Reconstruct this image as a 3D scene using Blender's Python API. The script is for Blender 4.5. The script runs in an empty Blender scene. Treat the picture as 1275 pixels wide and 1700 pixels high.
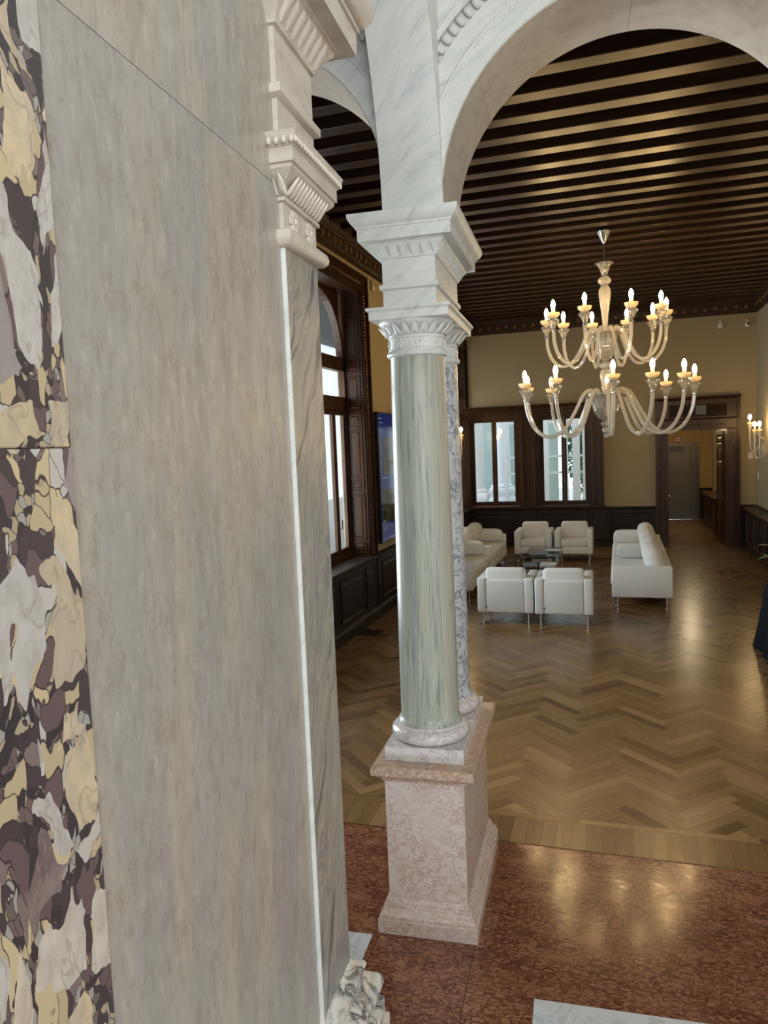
import bpy, bmesh, math, random
from mathutils import Matrix, Vector
random.seed(7)
PI = math.pi
S = bpy.context.scene
COL = S.collection

# ------------------------------------------------------------------ camera, world, light, exposure
H = 2.45
cam = bpy.data.cameras.new('camera'); camo = bpy.data.objects.new('camera', cam); COL.objects.link(camo)
RGT = Vector((0.95346034, 0.29875657, -0.04071718)); UPV = Vector((0.01270551, 0.0951112, 0.99538557))
BAK = RGT.cross(UPV)
camo.matrix_world = Matrix(((RGT.x, UPV.x, BAK.x, 0), (RGT.y, UPV.y, BAK.y, 0), (RGT.z, UPV.z, BAK.z, H), (0, 0, 0, 1)))
cam.sensor_fit = 'VERTICAL'; cam.sensor_height = 36; cam.sensor_width = 27; cam.lens = 36 * 1238 / 1700
cam.clip_start = 0.05; cam.clip_end = 200
S.camera = camo
S.view_settings.view_transform = 'Standard'; S.view_settings.look = 'None'
S.cycles.use_adaptive_sampling = True; S.cycles.adaptive_threshold = 0.035
S.cycles.max_bounces = 6; S.cycles.diffuse_bounces = 3; S.cycles.glossy_bounces = 3; S.cycles.transparent_max_bounces = 14
S.cycles.caustics_reflective = False; S.cycles.caustics_refractive = False; S.cycles.sample_clamp_indirect = 6.0
S.view_settings.exposure = 0.0; S.view_settings.gamma = 1.0; S.view_settings.use_curve_mapping = False

w = bpy.data.worlds.new('world'); S.world = w; w.use_nodes = True
bg = w.node_tree.nodes['Background']; bg.inputs[0].default_value = (0.86, 0.94, 1.0, 1); bg.inputs[1].default_value = 2.4

# the stair hall stands three degrees askew to the great hall: everything built with near=True is turned about P0
TH = math.radians(3.0); P0 = Vector((-0.95, 3.9, 0))
NM = Matrix.Translation(P0) @ Matrix.Rotation(TH, 4, 'Z') @ Matrix.Translation(-P0)

def area(name, loc, rot, sx, sy, power, colour, near=False):
    l = bpy.data.lights.new(name, 'AREA'); l.shape = 'RECTANGLE'; l.size = sx; l.size_y = sy; l.energy = power; l.color = colour
    o = bpy.data.objects.new(name, l); COL.objects.link(o)
    m = Matrix.Translation(loc) @ rot.to_4x4()
    o.matrix_world = NM @ m if near else m
    return o
RX = Matrix.Rotation
# daylight through the tall stair window behind the camera
area('stair_window_daylight', (0.9, -3.0, 3.7), RX(PI / 2, 3, 'X'), 3.2, 3.8, 145, (0.78, 0.91, 1.0), True)
# added warm fill from the right of the stair, no window known there
area('stair_side_added_fill', (2.96, -.9, 3.6), RX(PI / 2, 3, 'Y'), 3.2, 3.0, 52, (1.0, 0.83, 0.63), True)
# daylight through the four windows of the left wall
WIN_Y = (5.32, 9.04, 12.76, 16.48)
for yy, pw in zip(WIN_Y, (420, 260, 130, 80)):
    area('left_window_daylight', (-4.3, yy, 2.2), RX(-PI / 2, 3, 'Y'), 2.6, 1.8, pw, (0.9, 0.95, 1.0))

# ------------------------------------------------------------------ node helper
class NT:
    def __init__(s, name, rough=0.5, metal=0.0, spec=0.5):
        s.m = bpy.data.materials.new(name); s.m.use_nodes = True
        s.t = s.m.node_tree; s.b = s.t.nodes['Principled BSDF']; s.out = s.t.nodes['Material Output']
        s.b.inputs['Roughness'].default_value = rough; s.b.inputs['Metallic'].default_value = metal
        s.b.inputs['Specular IOR Level'].default_value = spec
    def n(s, typ, **kw):
        nd = s.t.nodes.new(typ)
        for k, v in kw.items(): setattr(nd, k, v)
        return nd
    def l(s, a, b): s.t.links.new(a, b)
    def put(s, nd, key, v):
        i = nd.inputs[key]
        if hasattr(v, 'is_linked'): s.l(v, i)
        else: i.default_value = v
    def coord(s, scale=(1, 1, 1), rot=(0, 0, 0), kind='Object', rnd=False):
        tc = s.n('ShaderNodeTexCoord'); mp = s.n('ShaderNodeMapping')
        src = tc.outputs[kind]
        if rnd:
            oi = s.n('ShaderNodeObjectInfo'); v = s.n('ShaderNodeVectorMath', operation='MULTIPLY_ADD')
            cb = s.n('ShaderNodeCombineXYZ')
            for k in range(3): s.l(oi.outputs['Random'], cb.inputs[k])
            s.l(cb.outputs[0], v.inputs[0]); v.inputs[1].default_value = (13.1, 7.7, 17.3); s.l(src, v.inputs[2]); src = v.outputs[0]
        mp.inputs['Scale'].default_value = scale; mp.inputs['Rotation'].default_value = rot
        s.l(src, mp.inputs['Vector']); return mp.outputs[0]
    def noise(s, vec, scale=5, detail=4, rough=0.5, dist=0.0, col=False):
        nd = s.n('ShaderNodeTexNoise'); s.l(vec, nd.inputs['Vector'])
        for k, v in (('Scale', scale), ('Detail', detail), ('Roughness', rough), ('Distortion', dist)): nd.inputs[k].default_value = v
        return nd.outputs['Color'] if col else nd.outputs['Fac']
    def voro(s, vec, scale=5, feature='F1', out='Distance'):
        nd = s.n('ShaderNodeTexVoronoi', feature=feature); s.l(vec, nd.inputs['Vector']); nd.inputs['Scale'].default_value = scale
        return nd.outputs[out]
    def wave(s, vec, scale=5, dist=2, detail=3, dscale=1.5):
        nd = s.n('ShaderNodeTexWave'); s.l(vec, nd.inputs['Vector'])
        for k, v in (('Scale', scale), ('Distortion', dist), ('Detail', detail), ('Detail Scale', dscale)): nd.inputs[k].default_value = v
        return nd.outputs['Fac']
    def ramp(s, fac, stops, mode='LINEAR'):
        nd = s.n('ShaderNodeValToRGB'); r = nd.color_ramp; r.interpolation = mode
        while len(r.elements) < len(stops): r.elements.new(0.5)
        for e, (p, c) in zip(r.elements, stops):
            e.position = p; e.color = (c, c, c, 1) if isinstance(c, (int, float)) else (*c, 1)
        s.l(fac, nd.inputs[0]); return nd.outputs[0]
    def mix(s, fac, a, b, mode='MIX'):
        nd = s.n('ShaderNodeMix', data_type='RGBA', blend_type=mode)
        s.put(nd, 0, fac)
        for k, v in ((6, a), (7, b)):
            if hasattr(v, 'is_linked'): s.l(v, nd.inputs[k])
            else: nd.inputs[k].default_value = (*v, 1)
        return nd.outputs[2]
    def math(s, op, a, b=0.0):
        nd = s.n('ShaderNodeMath', operation=op); s.put(nd, 0, a); s.put(nd, 1, b); return nd.outputs[0]
    def addv(s, vec, col, amt):
        sub = s.n('ShaderNodeVectorMath', operation='SUBTRACT'); s.l(col, sub.inputs[0]); sub.inputs[1].default_value = (.5, .5, .5)
        nd = s.n('ShaderNodeVectorMath', operation='MULTIPLY_ADD'); s.l(sub.outputs[0], nd.inputs[0])
        nd.inputs[1].default_value = (amt,) * 3; s.l(vec, nd.inputs[2]); return nd.outputs[0]
    def bump(s, h, strength=0.2, dist=0.01):
        nd = s.n('ShaderNodeBump'); nd.inputs['Strength'].default_value = strength; nd.inputs['Distance'].default_value = dist
        s.l(h, nd.inputs['Height']); s.l(nd.outputs[0], s.b.inputs['Normal'])
    def col(s, c):
        if hasattr(c, 'is_linked'): s.l(c, s.b.inputs['Base Color'])
        else: s.b.inputs['Base Color'].default_value = (*c, 1)
        return s
    def rough(s, v): s.l(v, s.b.inputs['Roughness'])

MT = {}
def simple(name, c, rough=0.5, metal=0.0, var=0.08, scale=6, spec=0.5, bump=0.0):
    t = NT(name, rough, metal, spec); v = t.coord()
    f = t.noise(v, scale, 3)
    t.col(t.mix(f, tuple(x * (1 - var) for x in c), tuple(min(1, x * (1 + var)) for x in c)))
    if bump: t.bump(t.noise(v, scale * 30, 2), bump, 0.002)
    MT[name] = t.m; return t.m

def mat_breccia():
    t = NT('breccia', 0.2)
    v = t.coord((1, 1, 0.55), (0.3, 0, 0), rnd=True)
    vw = t.addv(v, t.noise(v, 8, 2, col=True), 0.12)
    vw = t.addv(vw, t.noise(v, 28, 2, col=True), 0.026)
    def cells(scale, stops):
        e = t.voro(vw, scale, 'DISTANCE_TO_EDGE'); cc = t.voro(vw, scale, 'F1', 'Color')
        sp = t.n('ShaderNodeSeparateColor'); t.l(cc, sp.inputs[0])
        return e, sp, t.ramp(sp.outputs[0], stops, 'CONSTANT')
    e1, s1, c1 = cells(15, [(0, (.58, .47, .31)), (.24, (.56, .52, .45)), (.42, (.50, .41, .27)), (.55, (.50, .48, .45)), (.72, (.27, .245, .24)), (.80, (.15, .105, .11)), (.88, (.60, .53, .41))])
    tint = t.noise(v, 16, 4, .6)
    c1 = t.mix(t.ramp(tint, [(.46, 0), (.74, .55)]), c1, (.34, .31, .30))
    e2, s2, c2 = cells(44, [(0, (.07, .052, .055)), (.30, (.13, .09, .09)), (.45, (.46, .37, .23)), (.64, (.47, .44, .40)), (.80, (.20, .15, .14)), (.88, (.52, .42, .26))])
    m2 = t.ramp(e2, [(.015, 0), (.04, 1)])
    e3, s3, c3 = cells(95, [(0, (.05, .04, .042)), (.5, (.15, .11, .10)), (.72, (.38, .31, .21)), (.88, (.33, .31, .28))])
    m3 = t.ramp(e3, [(.02, 0), (.06, 1)])
    c3 = t.mix(m3, (.05, .04, .043), c3)
    c2 = t.mix(m2, (.055, .043, .046), c2)
    c2 = t.mix(t.math('LESS_THAN', s2.outputs[1], .42), c2, c3)
    thr = t.math('MULTIPLY_ADD', s1.outputs[1], 0.2); thr.node.inputs[2].default_value = 0.012
    mask = t.math('GREATER_THAN', e1, thr)
    keep = t.math('LESS_THAN', s1.outputs[2], .8)
    fine = t.noise(v, 45, 5, .7); vn = t.ramp(t.math('ABSOLUTE', t.math('SUBTRACT', t.noise(vw, 14, 3, .6), .5)), [(0, .55), (.02, 0)])
    c1 = t.mix(vn, c1, (.25, .19, .16)); c1 = t.mix(t.ramp(fine, [(.35, .45), (.6, 0)]), c1, (.32, .26, .2))
    t.col(t.mix(t.math('MULTIPLY', mask, keep), c2, c1)); MT['breccia'] = t.m

def mat_travertine():
    t = NT('travertine', 0.33)
    f = t.noise(t.coord((1, 5, .6), rnd=True), 2.2, 4, .6, .5)
    g = t.noise(t.coord((1, 3.2, 1.1), rnd=True), 16, 5, .7)
    big = t.noise(t.coord((1, 3.0, .45), rnd=True), 1.8, 3, .55, .6)
    c = t.ramp(f, [(.30, (.30, .27, .23)), (.46, (.365, .325, .272)), (.58, (.39, .345, .286)), (.72, (.43, .375, .308))])
    c = t.mix(t.ramp(big, [(.40, .8), (.58, 0)]), c, t.mix(f, (.272, .26, .24), (.36, .34, .31)))
    c = t.mix(t.ramp(g, [(.37, .5), (.47, 0)]), c, (.245, .21, .172))
    c = t.mix(t.ramp(g, [(.55, 0), (.68, .45)]), c, (.53, .47, .39))
    bl = t.noise(t.coord((1, 1.5, 1), rnd=True), 12, 5, .74)
    c = t.mix(t.ramp(bl, [(.555, 0), (.595, .48), (.64, .08)]), c, (.26, .205, .158))
    c = t.mix(t.ramp(bl, [(.27, .9), (.32, 0)]), c, (.17, .14, .115))
    t.col(c); t.bump(g, .07, .003); MT['travertine'] = t.m

def mat_streak():
    t = NT('streaked_marble', 0.25)
    v = t.coord((1, 1, 1)); vw = t.addv(v, t.noise(v, 2.2, 4, col=True), 0.33)
    mp = t.n('ShaderNodeMapping'); mp.inputs['Rotation'].default_value = (0.45, 0, 0); t.l(vw, mp.inputs[0])
    sc = t.n('ShaderNodeMapping'); sc.inputs['Scale'].default_value = (1, 8, 1.0); t.l(mp.outputs[0], sc.inputs[0])
    f = t.noise(sc.outputs[0], 2.3, 4, .55, 1.1)
    c = t.ramp(f, [(.26, (.10, .10, .10)), (.36, (.21, .205, .19)), (.44, (.36, .33, .28)), (.5, (.24, .228, .205)), (.56, (.40, .355, .29)), (.62, (.26, .245, .22)), (.7, (.42, .39, .34)), (.8, (.22, .21, .20))])
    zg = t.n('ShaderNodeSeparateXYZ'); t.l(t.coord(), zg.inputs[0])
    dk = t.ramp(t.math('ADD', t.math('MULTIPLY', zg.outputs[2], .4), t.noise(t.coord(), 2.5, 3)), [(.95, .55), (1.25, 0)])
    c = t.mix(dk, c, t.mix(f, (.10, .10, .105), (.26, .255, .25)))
    t.col(c); MT['streak'] = t.m

def mat_green():
    t = NT('green_marble', 0.32, 0, .4)
    warp = t.noise(t.coord((1, 1, .35)), 4, 2, col=True)
    vw = t.addv(t.coord((1, 1, .022)), warp, 0.05)
    f = t.noise(vw, 34, 4, .66, .2)
    c = t.ramp(f, [(.32, (.235, .265, .225)), (.42, (.37, .395, .32)), (.5, (.445, .455, .365)), (.58, (.395, .415, .335)), (.68, (.485, .475, .39))])
    band = t.noise(t.addv(t.coord((1, 1, .02)), warp, 0.05), 11, 2)
    c = t.mix(t.ramp(band, [(.36, .55), (.46, 0)]), c, (.27, .31, .285))
    g = t.noise(t.addv(t.coord((1, 1, .04)), warp, 0.06), 85, 3)
    c = t.mix(t.ramp(g, [(.58, 0), (.66, .6)]), c, (.57, .565, .50))
    c = t.mix(t.ramp(g, [(.35, .6), (.41, 0)]), c, (.17, .195, .175))
    c = t.mix(t.ramp(band, [(.58, 0), (.68, .5)]), c, (.47, .405, .32))
    p = t.noise(t.coord((1, 1, .2)), 24, 3, .6); c = t.mix(t.ramp(p, [(.715, 0), (.735, .95)]), c, (.11, .08, .065))
    t.col(c); MT['green'] = t.m

def mat_veined(name, base, vein, scale, wid, zs=1.0, rough=.25):
    t = NT(name, rough); v = t.coord((1, 1, zs)); vw = t.addv(v, t.noise(v, scale * .6, 3, col=True), .9 / scale)
    f = t.noise(vw, scale, 5, .6, 1.0)
    d = t.math('ABSOLUTE', t.math('SUBTRACT', f, 0.5))
    m = t.ramp(d, [(0, 1), (wid, .55), (wid * 2.2, 0)])
    f2 = t.ramp(t.noise(v, scale * .7, 3), [(.34, 0), (.5, 1)])
    m = t.math('MULTIPLY', m, f2)
    cl = t.mix(t.noise(v, 3, 3), tuple(x * .88 for x in base), base)
    t.col(t.mix(m, cl, vein)); MT[name] = t.m

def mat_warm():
    t = NT('warm_and_lit_marble', 0.35); v = t.coord((1, 1, 1), (0, .7, 0)); f = t.noise(t.coord((1.3, 3, 7), (0, .6, 0)), 3, 6, .65)
    t.col(t.ramp(f, [(.3, (.43, .375, .31)), (.5, (.55, .49, .41)), (.7, (.60, .54, .455))])); MT['warm_and_lit_marble'] = t.m  # cream stone of the pilaster; on the arch soffits it paints in warm light
def mat_carrara():
    t = NT('carrara', 0.42, 0, .4)
    v = t.coord((1, 1, 1), (0, .7, 0)); vw = t.addv(v, t.noise(v, 1.5, 3, col=True), .25)
    sc = t.n('ShaderNodeMapping'); sc.inputs['Scale'].default_value = (1.3, 3, 9); t.l(vw, sc.inputs[0])
    f = t.noise(sc.outputs[0], 3, 6, .65)
    c = t.ramp(f, [(.25, (.46, .475, .45)), (.40, (.635, .64, .60)), (.55, (.715, .71, .66)), (.8, (.745, .735, .68))])
    t.col(c); MT['carrara'] = t.m

def mat_nodular(name, nod, nod2, vein, scale, vw_, rough, mixc, flat=1.0, soft_=1.0, spec=.5):
    t = NT(name, rough, 0, spec); v = t.coord((.8, 1.7, flat), (0, 0, .2), rnd=True)
    vw = t.addv(v, t.noise(v, scale * .3, 5, .65, col=True), 3.6 / scale)
    vw = t.addv(vw, t.noise(v, scale * 1.7, 3, col=True), 1.1 / scale)
    e = t.voro(vw, scale, 'DISTANCE_TO_EDGE'); cc = t.voro(vw, scale, 'F1', 'Color')
    sp = t.n('ShaderNodeSeparateColor'); t.l(cc, sp.inputs[0])
    n2 = t.noise(v, scale * .8, 6, .7)
    nodc = t.mix(sp.outputs[0], nod, nod2)
    nodc = t.mix(t.ramp(n2, [(.45, 0), (.72, .6)]), nodc, mixc)
    thr = t.ramp(t.noise(v, scale * .25, 4, .6), [(.32, vw_ * .1), (.68, vw_ * 2.0)])
    m = t.math('LESS_THAN', e, thr)
    soft = t.math('MULTIPLY', m, t.ramp(t.noise(v, scale * .5, 3), [(.3, soft_), (.7, .45 * soft_)]))
    t.col(t.mix(soft, nodc, vein)); t.rough(t.ramp(n2, [(.35, rough * .7), (.7, rough * 2.2)])); MT[name] = t.m

def mat_parquet():
    t = NT('oak_parquet', 0.24, 0, .38)
    uv = t.n('ShaderNodeUVMap'); oi = t.n('ShaderNodeObjectInfo'); ge = t.n('ShaderNodeNewGeometry')
    r = t.math('FRACT', t.math('ADD', t.math('MULTIPLY', ge.outputs['Random Per Island'], 7.31), t.math('MULTIPLY', oi.outputs['Random'], 5.17)))
    cb = t.n('ShaderNodeCombineXYZ'); t.l(t.math('MULTIPLY', r, 37.0), cb.inputs[0]); t.l(t.math('MULTIPLY', r, 11.0), cb.inputs[1])
    ad = t.n('ShaderNodeVectorMath', operation='ADD'); t.l(uv.outputs[0], ad.inputs[0]); t.l(cb.outputs[0], ad.inputs[1])
    mp = t.n('ShaderNodeMapping'); mp.inputs['Scale'].default_value = (2.2, 26, 1); t.l(ad.outputs[0], mp.inputs[0])
    g = t.noise(mp.outputs[0], 2.0, 6, .62, .6)
    base = t.ramp(r, [(0, (.15, .080, .031)), (.22, (.225, .128, .050)), (.7, (.275, .162, .066)), (.9, (.35, .212, .092)), (.97, (.15, .08, .033)), (1, (.12, .062, .027))])
    c = t.mix(t.ramp(g, [(.3, .5), (.62, 0)]), base, (.10, .052, .02))
    t.col(c); t.rough(t.ramp(g, [(.3, .30), (.7, .2)])); t.bump(g, .05, .002); MT['parquet'] = t.m

def mat_wood(name, c0, c1, rough, sc=(1, 1, .12), scale=14, spec=.5):
    t = NT(name, rough, 0, spec); v = t.coord(sc, rnd=True); t.b.inputs['Specular Tint'].default_value = (1, .9, .8, 1); f = t.noise(v, scale, 5, .6, .5)
    t.col(t.ramp(f, [(.3, c0), (.7, c1)])); t.bump(f, .08, .003); MT[name] = t.m

def mat_glassy(name, tint, transp, trans, gloss, diff_c):
    m = bpy.data.materials.new(name); m.use_nodes = True; tr = m.node_tree; tr.nodes.remove(tr.nodes['Principled BSDF'])
    out = tr.nodes['Material Output']
    a = tr.nodes.new('ShaderNodeBsdfTransparent'); a.inputs[0].default_value = (*tint, 1)
    g = tr.nodes.new('ShaderNodeBsdfGlossy'); g.inputs['Roughness'].default_value = .06
    d = tr.nodes.new('ShaderNodeBsdfDiffuse'); d.inputs[0].default_value = (*diff_c, 1)
    tl = tr.nodes.new('ShaderNodeBsdfTranslucent'); tl.inputs[0].default_value = (*diff_c, 1)
    md = tr.nodes.new('ShaderNodeMixShader'); md.inputs[0].default_value = .5; tr.links.new(d.outputs[0], md.inputs[1]); tr.links.new(tl.outputs[0], md.inputs[2])
    m1 = tr.nodes.new('ShaderNodeMixShader'); m1.inputs[0].default_value = trans; tr.links.new(a.outputs[0], m1.inputs[1]); tr.links.new(md.outputs[0], m1.inputs[2])
    lw = tr.nodes.new('ShaderNodeLayerWeight'); lw.inputs[0].default_value = .35
    mm = tr.nodes.new('ShaderNodeMath'); mm.operation = 'MULTIPLY_ADD'; tr.links.new(lw.outputs['Fresnel'], mm.inputs[0]); mm.inputs[1].default_value = gloss; mm.inputs[2].default_value = .03
    m2 = tr.nodes.new('ShaderNodeMixShader'); tr.links.new(mm.outputs[0], m2.inputs[0]); tr.links.new(m1.outputs[0], m2.inputs[1]); tr.links.new(g.outputs[0], m2.inputs[2])
    tr.links.new(m2.outputs[0], out.inputs[0]); MT[name] = m

def mat_emit(name, c, strength):
    t = NT(name, .4); t.col(c); t.b.inputs['Emission Color'].default_value = (*c, 1); t.b.inputs['Emission Strength'].default_value = strength
    MT[name] = t.m; return t

def mat_wall(name, c, weave=.1):
    t = NT(name, .75, 0, .2); v = t.coord((1, 1, 1))
    f = t.noise(v, 1.3, 3); g = t.noise(t.coord((1, 1, .15)), 60, 3)
    t.col(t.mix(t.math('MULTIPLY', g, weave * 3), t.mix(f, tuple(x * .95 for x in c), c), tuple(x * .82 for x in c))); MT[name] = t.m

mat_breccia(); mat_travertine(); mat_streak(); mat_green(); mat_carrara(); mat_warm()
mat_veined('violet_white', (.62, .62, .625), (.15, .16, .20), 22, .03, .8)
mat_veined('base_marble', (.72, .67, .64), (.46, .38, .36), 14, .018)
mat_veined('arab_marble', (.66, .63, .56), (.06, .06, .065), 10, .035)
mat_nodular('rosa', (.66, .555, .49), (.60, .47, .40), (.40, .24, .17), 22, .06, .3, (.72, .65, .60), 1, .75)
mat_nodular('red_verona', (.36, .172, .094), (.30, .13, .068), (.075, .018, .011), 25, .115, .12, (.20, .064, .036))
mat_nodular('rosa_cap', (.52, .34, .23), (.60, .46, .36), (.33, .16, .09), 30, .06, .3, (.62, .50, .40))
mat_veined('white_tile', (.74, .77, .78), (.52, .56, .57), 5, .02)
mat_parquet()
mat_wood('dark_wood', (.020, .0075, .0035), (.058, .022, .009), .33, spec=.3)
mat_wood('dark_wood_h', (.020, .010, .006), (.042, .020, .011), .45, (.12, .12, 1), spec=.3)
mat_wood('wainscot_wood', (.012, .0075, .006), (.024, .014, .010), .45, spec=.3)
mat_wood('beam_wood', (.011, .0045, .002), (.040, .018, .0075), .33, (.07, 1, 1), 16)
mat_wood('ceiling_board', (.006, .003, .002), (.014, .006, .004), .6, (.1, 1, 1))
mat_wood('highlit_carved_wood', (.05, .020, .008), (.11, .046, .019), .3)  # lighter than the casing wood; the carving's highlights put into the colour
mat_wood('gilt_wood', (.11, .06, .018), (.24, .14, .05), .35)
mat_wall('hall_wall', (.41, .335, .205)); mat_wall('stair_plaster', (.68, .66, .62)); mat_wall('corridor_wall', (.46, .32, .14)); mat_wall('white_wall', (.7, .66, .56))
simple('fabric_white', (.78, .78, .74), .85, 0, .05, 9, .15, .25)
simple('chrome', (.75, .75, .76), .12, 1, .03)
simple('steel', (.105, .085, .06), .42, 1, .12, 3)
simple('black_plastic', (.012, .012, .013), .4)
simple('black_cloth', (.008, .0095, .013), .85, 0, .2, 12, .1)
simple('white_plastic', (.7, .69, .64), .4)
simple('white_paint', (.72, .75, .78), .5, 0, .04)
simple('loggia_plaster', (.16, .16, .165), .9)
simple('pale_green', (.30, .38, .36), .6, 0, .2, 3)
simple('leaf', (.09, .19, .08), .5, 0, .4, 20)
simple('bark', (.06, .04, .03), .8)
simple('ground', (.46, .46, .45), .9)
simple('red_paint', (.45, .02, .02), .5)
simple('paper', (.6, .62, .62), .6)
simple('book_grey', (.1, .11, .12), .5)
simple('grout', (.20, .12, .09), .8)
simple('tv_blue', (.012, .03, .20), .12)
mat_glassy('murano', (.99, .975, .95), 0, .46, .6, (.98, .94, .85))
mat_glassy('murano_clear', (.985, .98, .965), 0, .22, .75, (.97, .94, .88))
mat_glassy('frosted', (1, .95, .85), 0, .75, .4, (.95, .85, .66))
mat_glassy('pane', (.97, .99, .99), 0, .0, .55, (.9, .95, .95))
mat_glassy('table_glass', (.72, .83, .80), 0, .04, .9, (.5, .7, .65))
mat_emit('bulb', (1.0, .68, .30), 115)
mat_emit('lamp_disc', (1.0, .82, .55), 4)
def mat_screen():
    t = NT('tv_screen', .08); v = t.coord((1, 1, 1))
    f = t.noise(v, 3, 2); c = t.mix(f, (.006, .02, .15), (.015, .05, .26))
    t.col((.005, .008, .03)); t.l(c, t.b.inputs['Emission Color']); t.b.inputs['Emission Strength'].default_value = .32; MT['tv_screen'] = t.m
    t = NT('tv_photo', .08); v = t.coord((1, 1.5, .7)); f = t.noise(v, 16, 5, .7)
    c = t.ramp(f, [(.36, (.006, .006, .005)), (.5, (.05, .045, .02)), (.6, (.16, .13, .05)), (.72, (.3, .3, .25))])
    t.col((.01, .01, .01)); t.l(c, t.b.inputs['Emission Color']); t.b.inputs['Emission Strength'].default_value = .3; MT['tv_photo'] = t.m
    mat_emit('tv_line', (.3, .4, .55), .2)
mat_screen()

# ------------------------------------------------------------------ mesh helper
ORG = {}     # local origin of a root in its own frame
class B:
    def __init__(s): s.v = []; s.f = []
    def add(s, vs, fs):
        o = len(s.v); s.v += [tuple(p) for p in vs]; s.f += [tuple(i + o for i in f) for f in fs]; return s
    def box(s, x0, x1, y0, y1, z0, z1):
        return s.add([(x, y, z) for z in (z0, z1) for y in (y0, y1) for x in (x0, x1)],
                     [(0, 2, 3, 1), (4, 5, 7, 6), (0, 1, 5, 4), (2, 6, 7, 3), (0, 4, 6, 2), (1, 3, 7, 5)])
    def chamfer(s, x0, x1, y0, y1, z0, z1, c=.004):     # box with chamfered edges
        bm = bmesh.new(); bmesh.ops.create_cube(bm, size=1)
        for q in bm.verts: q.co = Vector(((x0 + x1) / 2 + q.co.x * (x1 - x0), (y0 + y1) / 2 + q.co.y * (y1 - y0), (z0 + z1) / 2 + q.co.z * (z1 - z0)))
        bmesh.ops.bevel(bm, geom=bm.edges[:], offset=c, segments=1, affect='EDGES')
        return s.bm(bm)
    def rbox(s, x0, x1, y0, y1, z0, z1, r, seg=3):
        bm = bmesh.new(); bmesh.ops.create_cube(bm, size=1)
        for q in bm.verts: q.co = Vector(((x0 + x1) / 2 + q.co.x * (x1 - x0), (y0 + y1) / 2 + q.co.y * (y1 - y0), (z0 + z1) / 2 + q.co.z * (z1 - z0)))
        bmesh.ops.bevel(bm, geom=bm.edges[:], offset=r, segments=seg, profile=.5, affect='EDGES')
        return s.bm(bm)
    def bm(s, bm, mat=None):
        bm.verts.index_update(); vs = [mat @ q.co if mat else q.co.copy() for q in bm.verts]; fs = [[q.index for q in f.verts] for f in bm.faces]
        bm.free(); return s.add(vs, fs)
    def lathe(s, prof, cx=0, cy=0, seg=32, cap=True):
        n = len(prof); vs = []
        for k in range(seg):
            a = 2 * PI * k / seg
            for r, z in prof: vs.append((cx + r * math.cos(a), cy + r * math.sin(a), z))
        fs = []
        for k in range(seg):
            k2 = (k + 1) % seg
            for i in range(n - 1): fs.append((k * n + i, k2 * n + i, k2 * n + i + 1, k * n + i + 1))
        if cap:
            fs.append(tuple(k * n for k in reversed(range(seg)))); fs.append(tuple(k * n + n - 1 for k in range(seg)))
        return s.add(vs, fs)
    def ring(s, prof, x0, x1, y0, y1):      # moulding profile (offset,z) mitred round a rectangle
        vs = []; n = len(prof)
        for o, z in prof: vs += [(x0 - o, y0 - o, z), (x1 + o, y0 - o, z), (x1 + o, y1 + o, z), (x0 - o, y1 + o, z)]
        fs = [(3, 2, 1, 0)]
        for i in range(n - 1):
            for k in range(4): fs.append((i * 4 + k, i * 4 + (k + 1) % 4, i * 4 + 4 + (k + 1) % 4, i * 4 + 4 + k))
        fs.append(tuple((n - 1) * 4 + k for k in range(4)))
        return s.add(vs, fs)
    def tube(s, pts, r, seg=8, cap=True):
        pts = [Vector(p) for p in pts]; n = len(pts); vs = []
        rs = r if isinstance(r, (list, tuple)) else [r] * n
        up = Vector((0, 0, 1)); prev = None
        for i, p in enumerate(pts):
            d = (pts[min(i + 1, n - 1)] - pts[max(i - 1, 0)]).normalized()
            if prev is None:
                a = d.orthogonal().normalized()
            else:
                a = (prev - d * prev.dot(d)).normalized()
            prev = a; b = d.cross(a)
            for k in range(seg):
                t = 2 * PI * k / seg; vs.append(p + (a * math.cos(t) + b * math.sin(t)) * rs[i])
        fs = []
        for i in range(n - 1):
            for k in range(seg): fs.append((i * seg + k, i * seg + (k + 1) % seg, (i + 1) * seg + (k + 1) % seg, (i + 1) * seg + k))
        if cap: fs.append(tuple(reversed(range(seg)))); fs.append(tuple((n - 1) * seg + k for k in range(seg)))
        return s.add(vs, fs)
    def prism(s, poly, axis, a, b):     # polygon in the two other axes, extruded along axis
        def P(u, v, t): return {0: (t, u, v), 1: (u, t, v), 2: (u, v, t)}[axis]
        n = len(poly); vs = [P(u, v, a) for u, v in poly] + [P(u, v, b) for u, v in poly]
        fs = [tuple(range(n)), tuple(reversed(range(n, 2 * n)))] + [(k, n + k, n + (k + 1) % n, (k + 1) % n) for k in range(n)]
        return s.add(vs, fs)
    def superq(s, cx, cy, cz, rx, ry, rz, e=.35, nu=20, nv=12, rot=None):
        def sg(x, p): return math.copysign(abs(x) ** p, x)
        vs = []
        for j in range(nv + 1):
            ph = -PI / 2 + PI * j / nv
            for i in range(nu):
                th = 2 * PI * i / nu
                p = Vector((rx * sg(math.cos(ph), e) * sg(math.cos(th), e), ry * sg(math.cos(ph), e) * sg(math.sin(th), e), rz * sg(math.sin(ph), .7)))
                if rot: p = rot @ p
                vs.append((cx + p.x, cy + p.y, cz + p.z))
        fs = [(j * nu + i, j * nu + (i + 1) % nu, (j + 1) * nu + (i + 1) % nu, (j + 1) * nu + i) for j in range(nv) for i in range(nu)]
        return s.add(vs, fs)
    def move(s, m):
        s.v = [tuple(m @ Vector(p)) for p in s.v]; return s

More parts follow.
